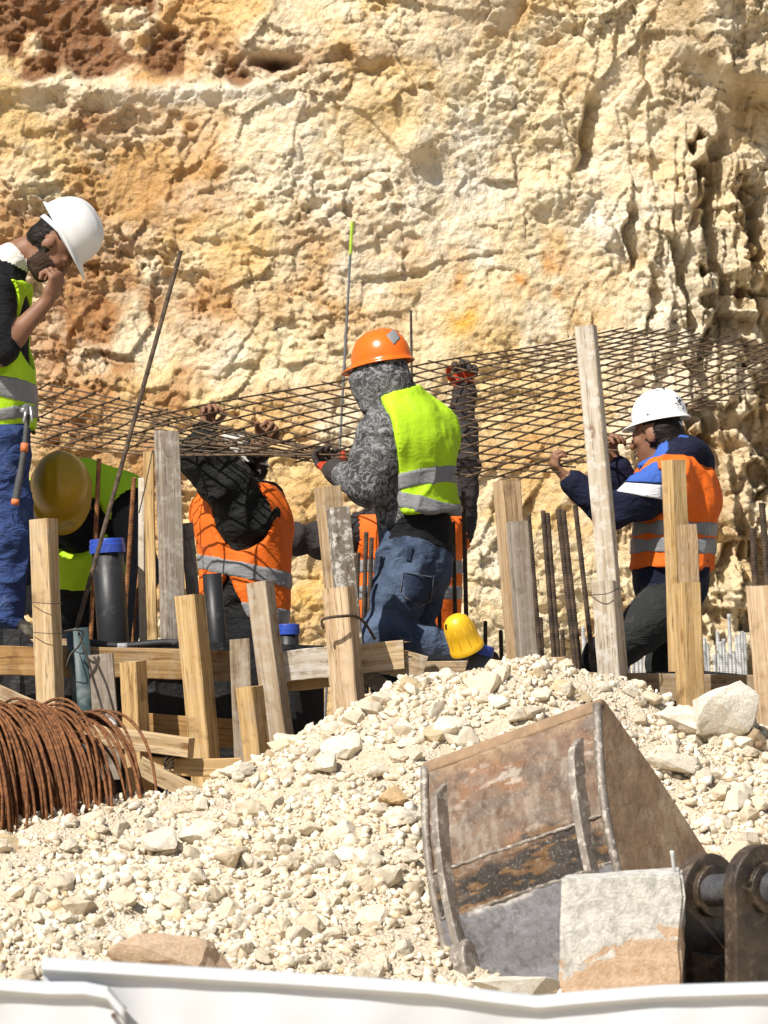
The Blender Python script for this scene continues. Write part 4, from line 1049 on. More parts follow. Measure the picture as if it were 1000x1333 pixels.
def mk_hat(name, c, scuff=None, lo=.6, hi=.66, scale=12, rough=.32):
    m, nt, b = newmat(name, rough, c, 0, .5); q = NB(nt); oc = q.obj()
    n = q.noise(oc, 9, 4, .6); col = q.mix(q.ramp(n, [(.35, g3(0)), (.65, g3(1))]), tuple(x * .88 for x in c), c)
    if scuff: 
        col = q.mix(q.ramp(q.noise(oc, scale, 5, .7, .6), [(lo, g3(0)), (hi, g3(1))]), col, scuff)
    q.l(col, b.inputs['Base Color']); q.bump(q.noise(oc, 200, 2, .5), b, .05, .001); return m
MATS['hatwhite'] = mk_hat('white_helmet_plastic', (0.80, .79, .77), (0.6, .57, .5), .66, .8); MATS['hatscuff'] = mk_hat('scuffed_white_helmet', (0.80, .80, .80), (0.06, .055, .05), .60, .625, 15)
MATS['hatorange'] = mk_hat('orange_helmet_plastic', (0.80, .155, .012), (0.55, .2, .08), .66, .8, rough=.22); MATS['hatyellow'] = mk_hat('yellow_helmet_plastic', (0.56, .33, .012), (0.17, .10, .01), .64, .72, 18); MATS['hatgrey'] = mk_hat('shade_greyed_white_helmet', (0.6, .58, .53), (0.35, .32, .27), .55, .7)  # hatgrey: white helmet with its shade put into a greyer colour
MATS['strap'] = mk_cloth('helmet_headband', (0.62, .64, .68), .6, .1)

def person(label, loc):
    return empty('person', loc, label, 'person', 'construction workers')
UPV = Vector((0, 0, 1))
def leg(B, hip, knee, ankle, toe, mat, r=(.098, .074, .055), boot='boot'):
    B.chain([hip, knee, ankle], r, mat, 'leg', .03)
    if toe is not None: B.cap(ankle, toe, .045, .04, boot, 'foot', .02)

# ---- 1: man with white helmet looking down
def person1():
    y = 14.75; J = lambda a, b, dy=0: P(a + 11, b, y + dy)
    e = person('bearded man in white helmet and lime vest, hand raised to his mouth', J(-10, 838)); B = Body(.006); f = Vector((1, -.08, 0)).normalized()
    pel, ch = J(-12, 560), J(-22, 415)
    torso(B, pel, ch, f, 'black', 'bluework', .16, .16, .19, .74)
    B.cap(J(-20, 385, -.17), J(-20, 385, .17), .075, .075, 'black', 'shoulder', .05)
    B.cap(J(-14, 395), J(-6, 352), .10, .084, 'black', 'torso', .04)
    hc, hf, hu = J(58, 320, -.03), Vector((.49, -.06, -.87)), Vector((.87, 0, .49))
    B.cap(J(0, 338), J(42, 318), .062, .058, 'skin', 'neck', .03)
    B.cap(J(-4, 344, -.01), J(5, 338, -.01), .070, .0665, 'shirtwhite', 'collar', .008)
    c, ff, u, s_ = head(B, hc, hf, hu, ('hair', 'beard'))
    B.ell(c - ff * .055 - u * .025, (s_, ff, u), (.062, .05, .05), 'hair', 'hairlump', .02); B.ell(c - ff * .052 + u * .035, (s_, ff, u), (.07, .06, .062), 'hair', 'hairlump', .02)
    B.cap(c + ff * .055 - u * .075, c + ff * .08 - u * .095, .038, .026, 'beard', 'beardlump', .02)
    # right arm bent up, black short sleeve
    sh, el, wr = J(-16, 385, -.19), J(-14, 462, -.24), J(50, 392, -.20)
    B.chain([sh, sh.lerp(el, .55), el.lerp(wr, .10)], (.072, .068, .062), 'black', 'arm', .03)
    B.chain([el, el.lerp(wr, .35), wr], (.044, .043, .028), 'skin', 'arm2', .02)
    hand(B, wr, (.42, .05, .9), (-.75, .55, .35), side=1, curl=1.3, sc=1.12)
    # left arm hangs behind
    B.chain([J(-16, 385, .19), J(-30, 470, .24), J(5, 530, .2)], (.07, .055, .045), ['black', 'skin'], 'arm', .03); hand(B, J(5, 530, .2), (.4, 0, -.9), (0, -1, 0), curl=.6)
    for dy, dx in ((-.095, 2), (.095, -14)):
        leg(B, J(-12 + dx, 575, dy), J(0 + dx, 695, dy), J(-8 + dx, 806, dy), J(22 + dx, 826, dy), 'bluework', (.108, .088, .07))
    finish_body(B, e, 11, dict(bluework=.012, black=.008))
    ax = (ch - pel).normalized()
    v = make_vest(B, e, 13, 'lime', ax, pel, -.0, .56, J(22, 330), .075, [(sh + Vector((0, -.02, 0)), el, .088), (J(-16, 385, .21), J(-30, 470, .26), .088)], .026, [(.02, .065, (-.12, 0, 0)), (.12, .2, (.25, 0, 0))], .008,
        cuts=[lambda q: np.maximum(.055 + .10 - (q - A3(J(30, 425))) @ A3((.9, 0, .35)) * 0 - np.sqrt(((q - A3(J(40, 430, -.02))) ** 2).sum(-1)), -9)])
    helmet(e, J(74, 304, -.03), hf, hu, 'hatwhite', 1.02, label='plain white safety helmet')
    # hammer on the belt
    hm = empty('claw_hammer', J(10, 650, -.2), 'claw hammer with grey rubber grip hanging from a belt', 'hammer')
    V, Fa = tube_mesh(smooth_path([J(25, 540, -.185), J(21, 580, -.2), J(15, 620, -.21), J(9, 652, -.215)]), [.0105] * 6 + [.0125] * 6 + [.015] * 7, 10); mesh_obj('grip', V, Fa, MATS['hamgrip'], hm, True)
    V, Fa = tube_mesh([J(21.3, 577, -.2), J(20.3, 588, -.203)], .0155, 10); mesh_obj('orange_ring', V, Fa, MATS['hamorange'], hm, True)
    V, Fa = tube_mesh([J(9.2, 650, -.214), J(8.5, 657, -.216)], .016, 10); mesh_obj('orange_ring', V, Fa, MATS['hamorange'], hm, True)
    V, Fa = tube_mesh(smooth_path([J(19, 536, -.235), J(23, 530, -.20), J(28, 531, -.17), J(33, 540, -.14)], 5), [.013, .014, .015, .015, .014, .014, .014, .013, .012, .011, .010, .009, .008, .007, .006, .005], 8); mesh_obj('hammer_head', V, Fa, MATS['steel'], hm, True)
    for q in (-1, 1):
        V, Fa = tube_mesh(smooth_path([J(26 + q * 3, 530, -.215), J(26 + q * 4, 540, -.235), J(25 + q * 6, 550, -.24)], 4), [.009, .008, .008, .007, .007, .006, .005, .004, .003], 6); mesh_obj('claw', V, Fa, MATS['steel'], hm, True)
MATS['hamgrip'] = mk_plain('grey_rubber', (0.075, .075, .075), .7, var=.3, scale=30); MATS['hamorange'] = mk_plain('orange_rubber', (0.62, .17, .06), .6); MATS['steel'] = mk_plain('worn_steel', (0.45, .45, .45), .35, .7, var=.3)
person1()

# ---- 2: man with yellow helmet bending towards us
def person2():
    y = 15.35; J = lambda a, b, dy=0: P(a, b, y + dy)
    e = person('stooping worker in yellow helmet and lime vest behind the capped black pipe', Vector((J(110, 800).x, y + .4, FLOOR_Z))); B = Body(.007)
    pel, ch = J(110, 805, .42), J(108, 672, .05); f = Vector((0, -1, -.35)).normalized()
    torso(B, pel, ch, f, 'black', 'blacktrousers', .16, .16, .2, .7)
    B.cap(J(52, 662, 0), J(164, 655, 0), .08, .08, 'black', 'shoulder', .06)
    hu, hf = Vector((.03, -.93, .36)), Vector((.06, -.36, -.93)); hc = J(80, 640, -.27)
    B.cap(J(104, 660, -.02), J(86, 648, -.18), .065, .058, 'skin', 'neck', .03); head(B, hc, hf, hu, ('hair',))
    for (s0, el, wr, m, gl) in ((J(166, 657, 0), J(188, 745, -.06), J(165, 832, -.2), 'greysleeve', 'glovegrey'), (J(50, 664, 0), J(31, 715, -.08), J(32, 752, -.26), 'greysleeve', 'glovegrey')):
        B.chain([s0, el, wr], (.075, .062, .045), m, 'arm', .03); hand(B, wr, (J(34, 800, -.3) - J(32, 752, -.26)) if gl and s0.x < J(100, 600).x else (-.1, -.2, -.9), (.3, -1, 0), gl, gl, curl=.55, sc=1.15)
    for dx in (-32, 32): leg(B, J(110 + dx, 815, .45), P(110 + dx * 1.4, 920, y + .2), Vector((J(110 + dx * 1.4, 900, .45).x, y + .45, FLOOR_Z + .09)), Vector((J(110 + dx * 1.5, 900, .45).x, y + .3, FLOOR_Z + .045)), 'blacktrousers')
    finish_body(B, e, 21, {})
    ax = (ch - pel).normalized()
    make_vest(B, e, 23, 'lime', ax, pel, .29, .95, J(92, 690, -.14), .16, [(J(174, 672, -.02), J(190, 745, -.08), .125), (J(40, 676, -.02), J(29, 715, -.1), .11)], .03, [], .010)
    helmet(e, J(79, 634, -.30), hf, hu, 'hatyellow', 1.04, False, label='dirty yellow safety helmet')
person2()

# ---- 3: man in orange vest, arms raised under the mesh
def person3():
    y = 16.3; J = lambda a, b, dy=0: P(a, b, y + dy)
    e = person('worker in charcoal hoodie and open orange vest reaching up to the mesh', Vector((J(318, 800).x, y, FLOOR_Z))); B = Body(.0065)
    pel, ch = J(318, 815), J(318, 690); f = Vector((-.8, -.55, 0)).normalized()
    torso(B, pel, ch, f, 'hoodie', 'blacktrousers', .18, .185, .215, .78)
    shn, shf = J(324, 668, -.15), J(280, 668, .15)
    B.cap(shn, shf, .085, .08, 'hoodie', 'shoulder', .06); B.cap(J(318, 690), J(314, 650), .12, .08, 'hoodie', 'torso', .06)
    B.cap(J(316, 655), J(306, 632, .03), .06, .055, 'skin', 'neck', .03)
    hf, hu = Vector((-.9, -.35, .1)), Vector((.08, .05, 1)); hc = J(297, 618, .05); head(B, hc, hf, hu, ('hair',))
    B.ell(J(350, 650, .02), ((1, 0, 0), (0, 1, 0), (0, 0, 1)), (.065, .10, .07), 'hoodie', 'hood', .03)
    el = J(263, 592, -.22); wr = P(268, 562, 16.34)
    B.chain([shn, shn.lerp(el, .5), el, el.lerp(wr, .8)], (.095, .098, .080, .055), 'hoodie', 'arm', .07); B.cap(el.lerp(wr, .7), wr, .035, .03, 'skin', 'arm2', .02); hand(B, wr, (.1, .15, 1), (.5, -1, .2), curl=1.3, side=-1)
    el2 = J(322, 612, .22); wr2 = P(338, 578, 16.15)
    B.chain([shf, el2, el2.lerp(wr2, .8)], (.08, .065, .05), 'hoodie', 'arm', .03); B.cap(el2.lerp(wr2, .7), wr2, .034, .03, 'skin', 'arm2', .02); hand(B, wr2, (.6, -.3, .75), (.3, -1, .2), curl=1.2)
    for d in (-1, 1):
        o = Vector((.55, -.8, 0)) * d * .1; leg(B, J(318, 825) + o, J(314, 935) + o, Vector((J(318, 800).x, y, FLOOR_Z + .09)) + o, Vector((J(318, 800).x - .13, y - .1, FLOOR_Z + .045)) + o, 'blacktrousers')
    finish_body(B, e, 31, dict(hoodie=.017))
    ax = UPV
    make_vest(B, e, 33, 'orangevest', ax, pel, -.0, .60, J(306, 645, .02), .085, [(J(313, 676, -.22), J(283, 600, -.30), .135), (shf, el2, .10)], .026, [(.20, .265, (.22, 0, 0)), (.035, .10, (.18, 0, 0))], .010,
        cuts=[lambda q: np.where(q[..., 1] < y + .05, .0 - np.abs((q - A3(J(299, 760))) @ A3((1, 0, 0)) ) + np.clip((J(296, 742).z - q[..., 2]) * .42, 0, .2), -1)], flare=.04)
    helmet(e, J(312, 600, .05), hf, hu, 'hatgrey', .92, label='white safety helmet greyed for shade under the mesh')
person3()

# ---- 4: worker hidden behind the man in the orange helmet
def person4():
    y = 17.2; J = lambda a, b, dy=0: P(a, b, y + dy)
    e = person('worker in orange vest mostly hidden, red gloved hand raised to the mesh', Vector((J(535, 800).x, y, FLOOR_Z))); B = Body(.009)
    pel, ch = J(532, 810), J(533, 700); f = Vector((0, -1, 0))
    torso(B, pel, ch, f, 'sleeve', 'blacktrousers', .19, .19, .21, .68)
    sl, sr = J(480, 692), J(592, 686); B.cap(sl, sr, .085, .085, 'sleeve', 'shoulder', .06)
    B.cap(J(534, 675), J(535, 645), .06, .055, 'skin', 'neck', .03); head(B, J(535, 618, -.02), (0, -1, -.1), (0, 0, 1), ('hair',))
    el, wr = J(604, 610, .02), P(604, 512, 17.42)
    B.chain([sr, el, wr], (.088, .064, .052), 'sleeve', 'arm', .03); hand(B, wr, (0, .05, 1), (.1, -1, .1), 'glovered', 'glovedark', curl=1.25, sc=1.25)
    el2, wr2 = J(415, 703, -.05), J(352, 700, -.15); B.chain([sl, el2, wr2], (.085, .074, .062), 'sleeve', 'arm', .03); hand(B, wr2, (-1, -.2, .1), (0, -1, 0), 'glovered', 'glovedark', curl=.8)
    for dx in (-26, 26): leg(B, J(532 + dx, 825), J(532 + dx, 930), Vector((J(532 + dx, 900).x, y, FLOOR_Z + .09)), Vector((J(532 + dx, 900).x, y - .15, FLOOR_Z + .045)), 'blacktrousers')
    finish_body(B, e, 41, dict(sleeve=.012))
    make_vest(B, e, 43, 'orangevest', UPV, pel, -.08, .48, J(535, 640, -.05), .1, [(sr + Vector((.02, 0, 0)), el, .10), (sl + Vector((-.02, 0, 0)), el2, .10)], .026, [(.10, .16), (.22, .28)], .01)
    helmet(e, J(535, 604, -.02), (0, -1, -.1), (0, 0, 1), 'hatgrey', .92, label='pale safety helmet hidden behind the orange helmeted man')
person4()

# ---- 5: kneeling man with orange helmet
def person5():
    y = 15.2; J = lambda a, b, dy=0: P(a, b, y + dy)
    e = person('kneeling man in orange helmet, lime vest and jeans holding the mesh', J(550, 862)); B = Body(.006)
    pel, ch = J(541, 718), J(532, 585); f = Vector((-.72, .69, 0)).normalized(); s_ = Vector((-.69, -.72, 0))
    torso(B, pel, ch, f, 'camo', 'denim', .155, .15, .178, .74)
    B.cap(J(543, 704), J(542, 690), .160, .156, 'black', 'shirt', .02, f, .78)
    shl, shr = J(498, 566, -.12), J(562, 558, .12); B.cap(shl, shr, .082, .078, 'camo', 'shoulder', .07)
    B.cap(J(530, 580), J(514, 525), .12, .08, 'camo', 'torso', .06)
    hf, hu = Vector((-.9, .42, -.16)), Vector((-.14, .06, 1)); hc = J(494, 492)
    head(B, hc, hf, hu, ())
    B.ell(J(497, 497), (Vector((-.69, -.72, 0)), f, UPV), (.104, .128, .118), 'camo', 'hood', .02); B.cap(J(505, 512), J(520, 540), .10, .105, 'camo', 'hood', .04); B.cap(J(470, 495, -.02), J(482, 528, -.04), .042, .034, 'camo', 'hood', .02)
    el, wr = J(479, 634, -.16), J(440, 615, .02)
    B.chain([shl, shl.lerp(el, .5), el], (.095, .088, .074), 'camo', 'arm', .04); B.chain([el, el.lerp(wr, .7)], (.074, .056), 'camo', 'arm', .03); B.cap(el.lerp(wr, .66), wr.lerp(el, .12), .046, .044, 'lilac', 'arm2', .01)
    B.cap(wr.lerp(el, .12), wr + (wr - el) * .1, .05, .046, 'glovedark', 'arm2', .008)
    hand(B, wr + (wr - el) * .12, J(408, 600, .22) - wr, (.2, -.2, 1), 'glovered', 'glovedark', side=-1, curl=1.0, sc=1.12)
    el2, wr2 = J(556, 640, .42), J(500, 612, .5); B.chain([shr, el2, wr2], (.09, .07, .05), 'camo', 'arm', .03); hand(B, wr2, (-1, .3, .2), (0, 0, 1), 'glovered', 'glovedark', curl=1.0)
    kl, al = J(496, 832, -.20), J(586, 846, -.12); kr, ar = J(522, 834, .13), J(606, 848, .18)
    for hip, kn, an in ((J(531, 735, -.08), kl, al), (J(551, 738, .1), kr, ar)):
        B.chain([hip, hip.lerp(kn, .5), kn, kn.lerp(an, .5), an], (.116, .098, .080, .070, .060), 'denim', 'leg', .05); B.cap(an, an + Vector((.10, .03, -.035)), .044, .036, 'boot', 'foot', .02)
    B.ell(J(550, 742, -.02), ((1, 0, 0), (0, 1, 0), (0, 0, 1)), (.112, .125, .118), 'denim', 'hips', .05)
    bd = finish_body(B, e, 51, dict(denim=.012, camo=.008))
    ax = (ch - pel).normalized()
    v = make_vest(B, e, 53, 'lime', ax, pel, .15, .70, J(503, 500, .0), .125, [(shl + Vector((-.03, -.01, -.02)), el + Vector((-.03, -.02, 0)), .105), (shr + Vector((.04, .05, 0)), el2 + Vector((.05, .1, 0)), .11)], .032, [(.235, .30, (-.20, .1, 0)), (.165, .225, (.32, -.05, 0))], .012, flare=.10,
        cuts=[lambda q: -(( (q - A3(J(495, 600))) @ A3((.86, .35, .12))) + .005)])
    h_, M = helmet(e, J(497, 471), hf, hu, 'hatorange', .93, label='shiny orange safety helmet with a painted grey sheen patch')
    patch('painted_sheen', h_, [h_], [(503, 437), (513, 428), (521, 440), (513, 449)], 8, .0015, 'reflect', .001)  # grey patch standing in for the sun's highlight on the dome
    pk = patch('back_pocket', bd, [bd], [(525, 745), (564, 752), (560, 781), (529, 786)], 10, .004, 'denimpocket', .005)
    for q in ([(525, 745), (564, 752)], [(564, 752), (560, 781)], [(560, 781), (544, 790)], [(544, 790), (521, 772)], [(521, 772), (525, 745)]):
        (x0, y0), (x1, y1) = q; n_ = Vector((y0 - y1, x1 - x0)).normalized() * .4
        patch('stitching', bd, [bd] + ([pk] if pk else []), [(x0 - n_.x, y0 - n_.y), (x1 - n_.x, y1 - n_.y), (x1 + n_.x, y1 + n_.y), (x0 + n_.x, y0 + n_.y)], 8, .004, 'stitch', .003)
    patch('belt_loop', bd, [bd], [(530, 711), (537, 712), (535, 731), (529, 730)], 5, .004, 'denimpocket', .006)
    return e
person5()
timber('work_board', 'rough board under the kneeling man', P(440, 868, 15.15) , P(660, 868, 15.25), (0, 1, 0), .62, .05, TAN, .3, 'board')
timber('work_board', 'rough board under the man with the hammer', Vector((-2.2, 14.78, 1.875)), Vector((-1.2, 14.78, 1.875)), (0, 1, 0), .4, .05, TAN, .3, 'board')

# ---- 6: man with scuffed white helmet and navy hoodie
def person6():
    y = 15.45; J = lambda a, b, dy=0: P(a, b, y + dy)
    e = person('man in scuffed white helmet, navy hoodie and orange vest lifting the mesh', Vector((J(868, 900).x, y, FLOOR_Z))); B = Body(.006)
    pel, ch = J(872, 778), J(880, 655); f = Vector((-.93, .33, 0)).normalized()
    torso(B, pel, ch, f, 'navy', 'charjeans', .165, .165, .195, .80)
    B.cap(J(873, 752), J(873, 738), .175, .18, 'navy', 'torso2', .03, f, .84)
    sn, sf = J(872, 628, -.17), J(878, 622, .17); B.cap(sn, sf, .085, .08, 'navy', 'shoulder', .06); B.cap(ch, J(874, 606), .13, .075, 'navy', 'torso', .05)
    hf, hu = Vector((-.88, .46, -.17)), Vector((-.15, .08, 1)); hc = J(855, 566)
    B.cap(J(872, 602), J(860, 578), .055, .052, 'skin', 'neck', .02); c, ff, u, s_ = head(B, hc, hf, hu, ('hair',), .96)
    B.ell(c - ff * .045 + u * .0, (s_, ff, u), (.082, .068, .075), 'hair', 'cap', .02)
    # hood lying on the back, blue lining
    B.cap(J(860, 592, -.10), J(884, 578, -.06), .026, .030, 'royal', 'hood', .02); B.cap(J(860, 600, -.12), J(838, 608, -.10), .032, .022, 'royal', 'hood', .02)
    B.cap(J(880, 592, -.06), J(906, 600, .0), .065, .075, 'navy', 'hood', .04); B.cap(J(900, 590, -.03), J(908, 622, -.02), .06, .035, 'navy', 'hood', .04)
    B.cap(J(866, 609, -.13), J(896, 592, -.09), .040, .055, 'navy', 'hood', .03)
    el, wr = J(797, 667, -.26), P(742, 626, 15.17)
    B.chain([sn, sn.lerp(el, .5), el, el.lerp(wr, .9)], (.088, .082, .068, .05), 'navy', 'arm', .035); B.cap(el.lerp(wr, .8), wr, .03, .028, 'skin', 'arm2', .01); hand(B, wr, P(726, 611, 15.17) - wr, (.3, .2, 1), curl=1.0, side=-1, sc=1.0)
    el2, wr2 = J(824, 648, .14), P(801, 604, 15.55); B.chain([sf, el2, el2.lerp(wr2, .85)], (.08, .064, .052), 'navy', 'arm', .03); B.cap(el2.lerp(wr2, .8), wr2, .03, .028, 'skin', 'arm2', .01); hand(B, wr2, (-.25, 0, 1), (.5, -.6, .3), curl=1.2)
    fz = FLOOR_Z
    kn, an = J(787, 856, -.22), Vector((J(815, 900).x, y - .1, fz + .09)); leg(B, J(868, 792, -.10), kn, an, an + Vector((-.15, 0, -.045)), 'charjeans', (.115, .078, .06))
    B.ell(kn + Vector((-.01, -.0, -.01)), ((1, 0, 0), (0, 1, 0), (0, 0, 1)), (.082, .075, .088), 'blacktrousers', 'pad', .01)
    kn2, an2 = J(868, 862, .12), Vector((J(880, 900).x, y + .14, fz + .09)); leg(B, J(880, 792, .10), kn2, an2, an2 + Vector((-.15, .03, -.045)), 'charjeans', (.105, .08, .06))
    bd = finish_body(B, e, 61, dict(navy=.009))
    ax = UPV
    make_vest(B, e, 63, 'orangevest', ax, pel, .115, .56, J(855, 590, -.02), .10, [(sn + Vector((-.05, -.03, -.03)), el + Vector((-.02, -.05, .04)), .10), (sf, el2, .10)], .024, [(.175, .235, (0, 0, 0)), (.25, .30, (0, 0, 0))], .014, flare=.03)
    patch('blue_panel', bd, [bd], [(816, 627), (838, 601), (862, 600), (862, 630)], 9, .003, 'royal', .004)
    patch('white_panel', bd, [bd], [(803, 640), (815, 629), (862, 632), (862, 650)], 9, .003, 'whitecloth', .004)
    helmet(e, J(859, 546), hf, hu, 'hatscuff', .88, label='white safety helmet with black scuffs')
person6()
# ================================================================== FOREGROUND
def mk_bucket():
    m, nt, b = newmat('worn_bucket_steel', .6, (0.25, .15, .1), .3, .5); q = NB(nt); oc = q.obj(); inf = q.info()
    c = q.n('ShaderNodeVertexColor', layer_name='Col').outputs[0]
    n1 = q.noise(oc, 28, 6, .7, .3); n2 = q.noise(oc, 110, 5, .65)
    c = q.mix(q.ramp(n1, [(.36, g3(.75)), (.52, g3(0))]), c, q.mix(1.0, c, (0.62, .55, .5), 'MULTIPLY'))
    c = q.mix(q.ramp(n2, [(.56, g3(0)), (.68, g3(.5))]), c, (0.40, .35, .30))
    q.l(c, b.inputs['Base Color']); q.l(q.ramp(n1, [(.3, g3(.42)), (.65, g3(.75))]), b.inputs['Roughness'])
    q.bump(q.math('ADD', n1, q.math('MULTIPLY', n2, .6)), b, .4, .006); return m
def mk_dark_steel(name, c0, c1, spot, lo=.56, hi=.66, metal=.3, rough=.5):
    m, nt, b = newmat(name, rough, c1, metal, .5); q = NB(nt); oc = q.obj(); n1 = q.noise(oc, 12, 6, .68, .5); n2 = q.noise(oc, 34, 6, .7, .4)
    c = q.mix(q.ramp(n1, [(.35, g3(0)), (.65, g3(1))]), c0, c1); c = q.mix(q.ramp(n2, [(lo, g3(0)), (hi, g3(.9))]), c, spot)
    q.l(c, b.inputs['Base Color']); q.l(q.ramp(n2, [(.35, g3(rough * .6)), (.65, g3(min(1, rough * 1.5)))]), b.inputs['Roughness']); q.bump(q.math('ADD', n1, n2), b, .4, .008); return m
MATS['bucket'] = mk_bucket()
MATS['bucketmid'] = mk_dark_steel('blackened_bucket_steel', (0.055, .05, .046), (0.17, .125, .09), (0.36, .21, .10), .50, .62); MATS['bucketlow'] = mk_dark_steel('bare_bucket_steel', (0.27, .275, .29), (0.40, .40, .415), (0.33, .24, .16), .6, .7, .35, .42)
MATS['bucketside'] = mk_plain('muddy_bucket_side', (0.30, .195, .115), .85, var=.35, scale=9, bump=.5, bdist=.01, dirt=(.44, .33, .22), dirt_lo=.5, dirt_hi=.72)
MATS['strapsteel'] = mk_dark_steel('scratched_strap_steel', (0.16, .13, .105), (0.33, .285, .24), (0.58, .53, .46), .53, .63, .2, .55)
def slab(poly, nrm, th):
    """extrude a 3D polygon (list of Vectors) by th along nrm"""
    n = len(poly); V = [p for p in poly] + [p + nrm * th for p in poly]
    Fa = [tuple(range(n - 1, -1, -1)), tuple(range(n, 2 * n))] + [(i, (i + 1) % n, n + (i + 1) % n, n + i) for i in range(n)]
    return V, Fa
def bevel(o, w_, seg=2):
    md = o.modifiers.new('edge', 'BEVEL'); md.width = w_; md.segments = seg; md.limit_method = 'ANGLE'; md.angle_limit = math.radians(40); return o
def build_bucket():
    A = P(785, 917, 11.70); Bq = P(553, 1001, 12.07); G = P(592, 1300, 11.84); E = P(914, 1124, 11.97)
    W = (A - Bq); wl = W.length; W.normalize(); e1 = (G - Bq); e1 = (e1 - W * e1.dot(W)); gl = e1.length; e1.normalize(); e2 = W.cross(e1)
    if e2.y < 0: e2 = -e2
    ev = E - A; Ec = (ev.dot(e1), ev.dot(e2))
    e = empty('excavator_bucket', (Bq + W * .3 + e1 * gl) , 'rusty excavator bucket lying back up on the rubble heap', 'excavator bucket')
    back = lambda t: (gl * t, -.055 * math.sin(math.pi * min(1, t)))        # (along e1, along e2)
    pt = lambda c, w_: Bq + W * w_ + e1 * c[0] + e2 * c[1]
    def plate(name, t0, t1, off, n=70, m=90, th=.016):
        w0, w1 = .012, wl - .012
        T, Wd = np.meshgrid(np.linspace(t0, t1, n + 1), np.linspace(w0, w1, m + 1), indexing='ij'); T = T.ravel(); Wd = Wd.ravel(); q3 = np.stack([T, Wd, T * 0], 1)
        dn = .005 * fbm(q3 * 7, 3, 5) + .0012 * fbm(q3 * 40, 2, 6)
        c0 = gl * T; c1 = -.055 * np.sin(np.pi * np.minimum(1, T)) - off - dn
        V = np.array(Bq)[None] + np.outer(Wd, np.array(W)) + np.outer(c0, np.array(e1)) + np.outer(c1, np.array(e2))
        idx = np.arange((n + 1) * (m + 1)).reshape(n + 1, m + 1); Fa = np.stack([idx[:-1, :-1].ravel(), idx[1:, :-1].ravel(), idx[1:, 1:].ravel(), idx[:-1, 1:].ravel()], 1)
        o = mesh_obj(name, V, Fa, MATS['bucket'], e, True); md = o.modifiers.new('thickness', 'SOLIDIFY'); md.thickness = th; md.offset = 0
        # wear: brown rust above, blackened belly, bare steel at the foot
        C = np.tile(np.array([.27, .185, .13]), (len(T), 1))
        def bl(mk, col):
            nonlocal C
            mk = np.clip(mk, 0, 1)[:, None]; C = C * (1 - mk) + np.array(col) * mk
        f1 = fbm(q3 * np.array([6, 4, 1]), 5, 501, .6); f2 = fbm(q3 * np.array([18, 9, 1]), 4, 503, .6); f3 = fbm(q3 * np.array([34, 12, 1]), 4, 507, .6); f4 = fbm(q3 * np.array([9, 26, 1]), 4, 511, .6)
        bl(sstep(.0, .5, f1) * .8, (.36, .20, .105)); bl(sstep(.05, .6, f2) * .6, (.22, .19, .165)); bl(sstep(.25, .7, f4) * .55, (.45, .39, .32))
        dark = sstep(.47, .60, T + .10 * f1 + .05 * f2); bl(dark * .95, (.05, .045, .042)); bl(dark * sstep(.2, .55, f3) * .75, (.30, .165, .065))
        bl(sstep(.4, .65, f3) * sstep(0, .4, f1) * .7 * (1 - dark), (.66, .60, .52))
        steel = sstep(.685, .70, T); bl(steel, (.23, .232, .25)); bl(steel * np.exp(-(f4 / .05) ** 2) * sstep(-.1, .3, f1) * .8, (.42, .31, .21)); bl(steel * sstep(.3, .7, f2) * .5, (.19, .185, .19))
        bl(np.exp(-((T - .70) / .012) ** 2) * sstep(-.2, .3, f2), (.62, .60, .57)); bl(sstep(.09, .0, T + .04 * f2) * .8, (.46, .33, .21))
        C *= np.array([.74, .70, .66])[None] ** (1 - steel[:, None] * .6)
        at = o.data.color_attributes.new('Col', 'FLOAT_COLOR', 'POINT'); at.data.foreach_set('color', np.concatenate([C, np.ones((len(C), 1))], 1).astype(np.float32).ravel())
        return o
    plate('upper_plate', 0.0, .505, 0); plate('middle_plate', .48, .70, .006); plate('lower_plate', .68, 1.12, .012)
    # welds
    for t in (.485, .685):
        c = back(t); pts = [pt((c[0] + random.uniform(-.002, .002), c[1] - .016), .02 + (wl - .04) * k / 40) for k in range(41)]
        V, Fa = tube_mesh(pts, [.006 + .0018 * math.sin(k * 2.2) for k in range(41)], 8); mesh_obj('weld_seam', V, Fa, MATS['strapsteel'], e, True)
    prof = [back(t) for t in np.linspace(0, 1.05, 16)]
    for w_, nm in ((0.0, 0), (wl - .022, 1)):
        poly = [pt((c[0], c[1] - .012), w_) for c in prof] + [pt((gl * 1.02 + .02, .16), w_), pt((Ec[0] + .05, Ec[1] - .06), w_), pt(Ec, w_), pt((Ec[0] * .5 - .015, Ec[1] * .5 + .02), w_), pt((-.015, .02), w_)]
        V, Fa = slab(poly, W, .022); o = bevel(mesh_obj('side_plate', V, Fa, MATS['bucketside'], e), .004)
        # bright worn edge of the side plate along the back
        pts = [pt((c[0], c[1] - .016), w_ + .011) for c in prof]; V, Fa = tube_mesh(pts, .0135, 8); mesh_obj('edge_bead', V, Fa, MATS['strapsteel'], o, True)
    # top lip
    poly = [pt((-.02, -.010), 0), pt((.022, -.020), 0), pt((.03, .012), 0), pt((-.02, .03), 0)]
    V, Fa = slab(poly, W, wl); o = bevel(mesh_obj('top_lip', V, Fa, MATS['bucketside'], e), .01, 3)
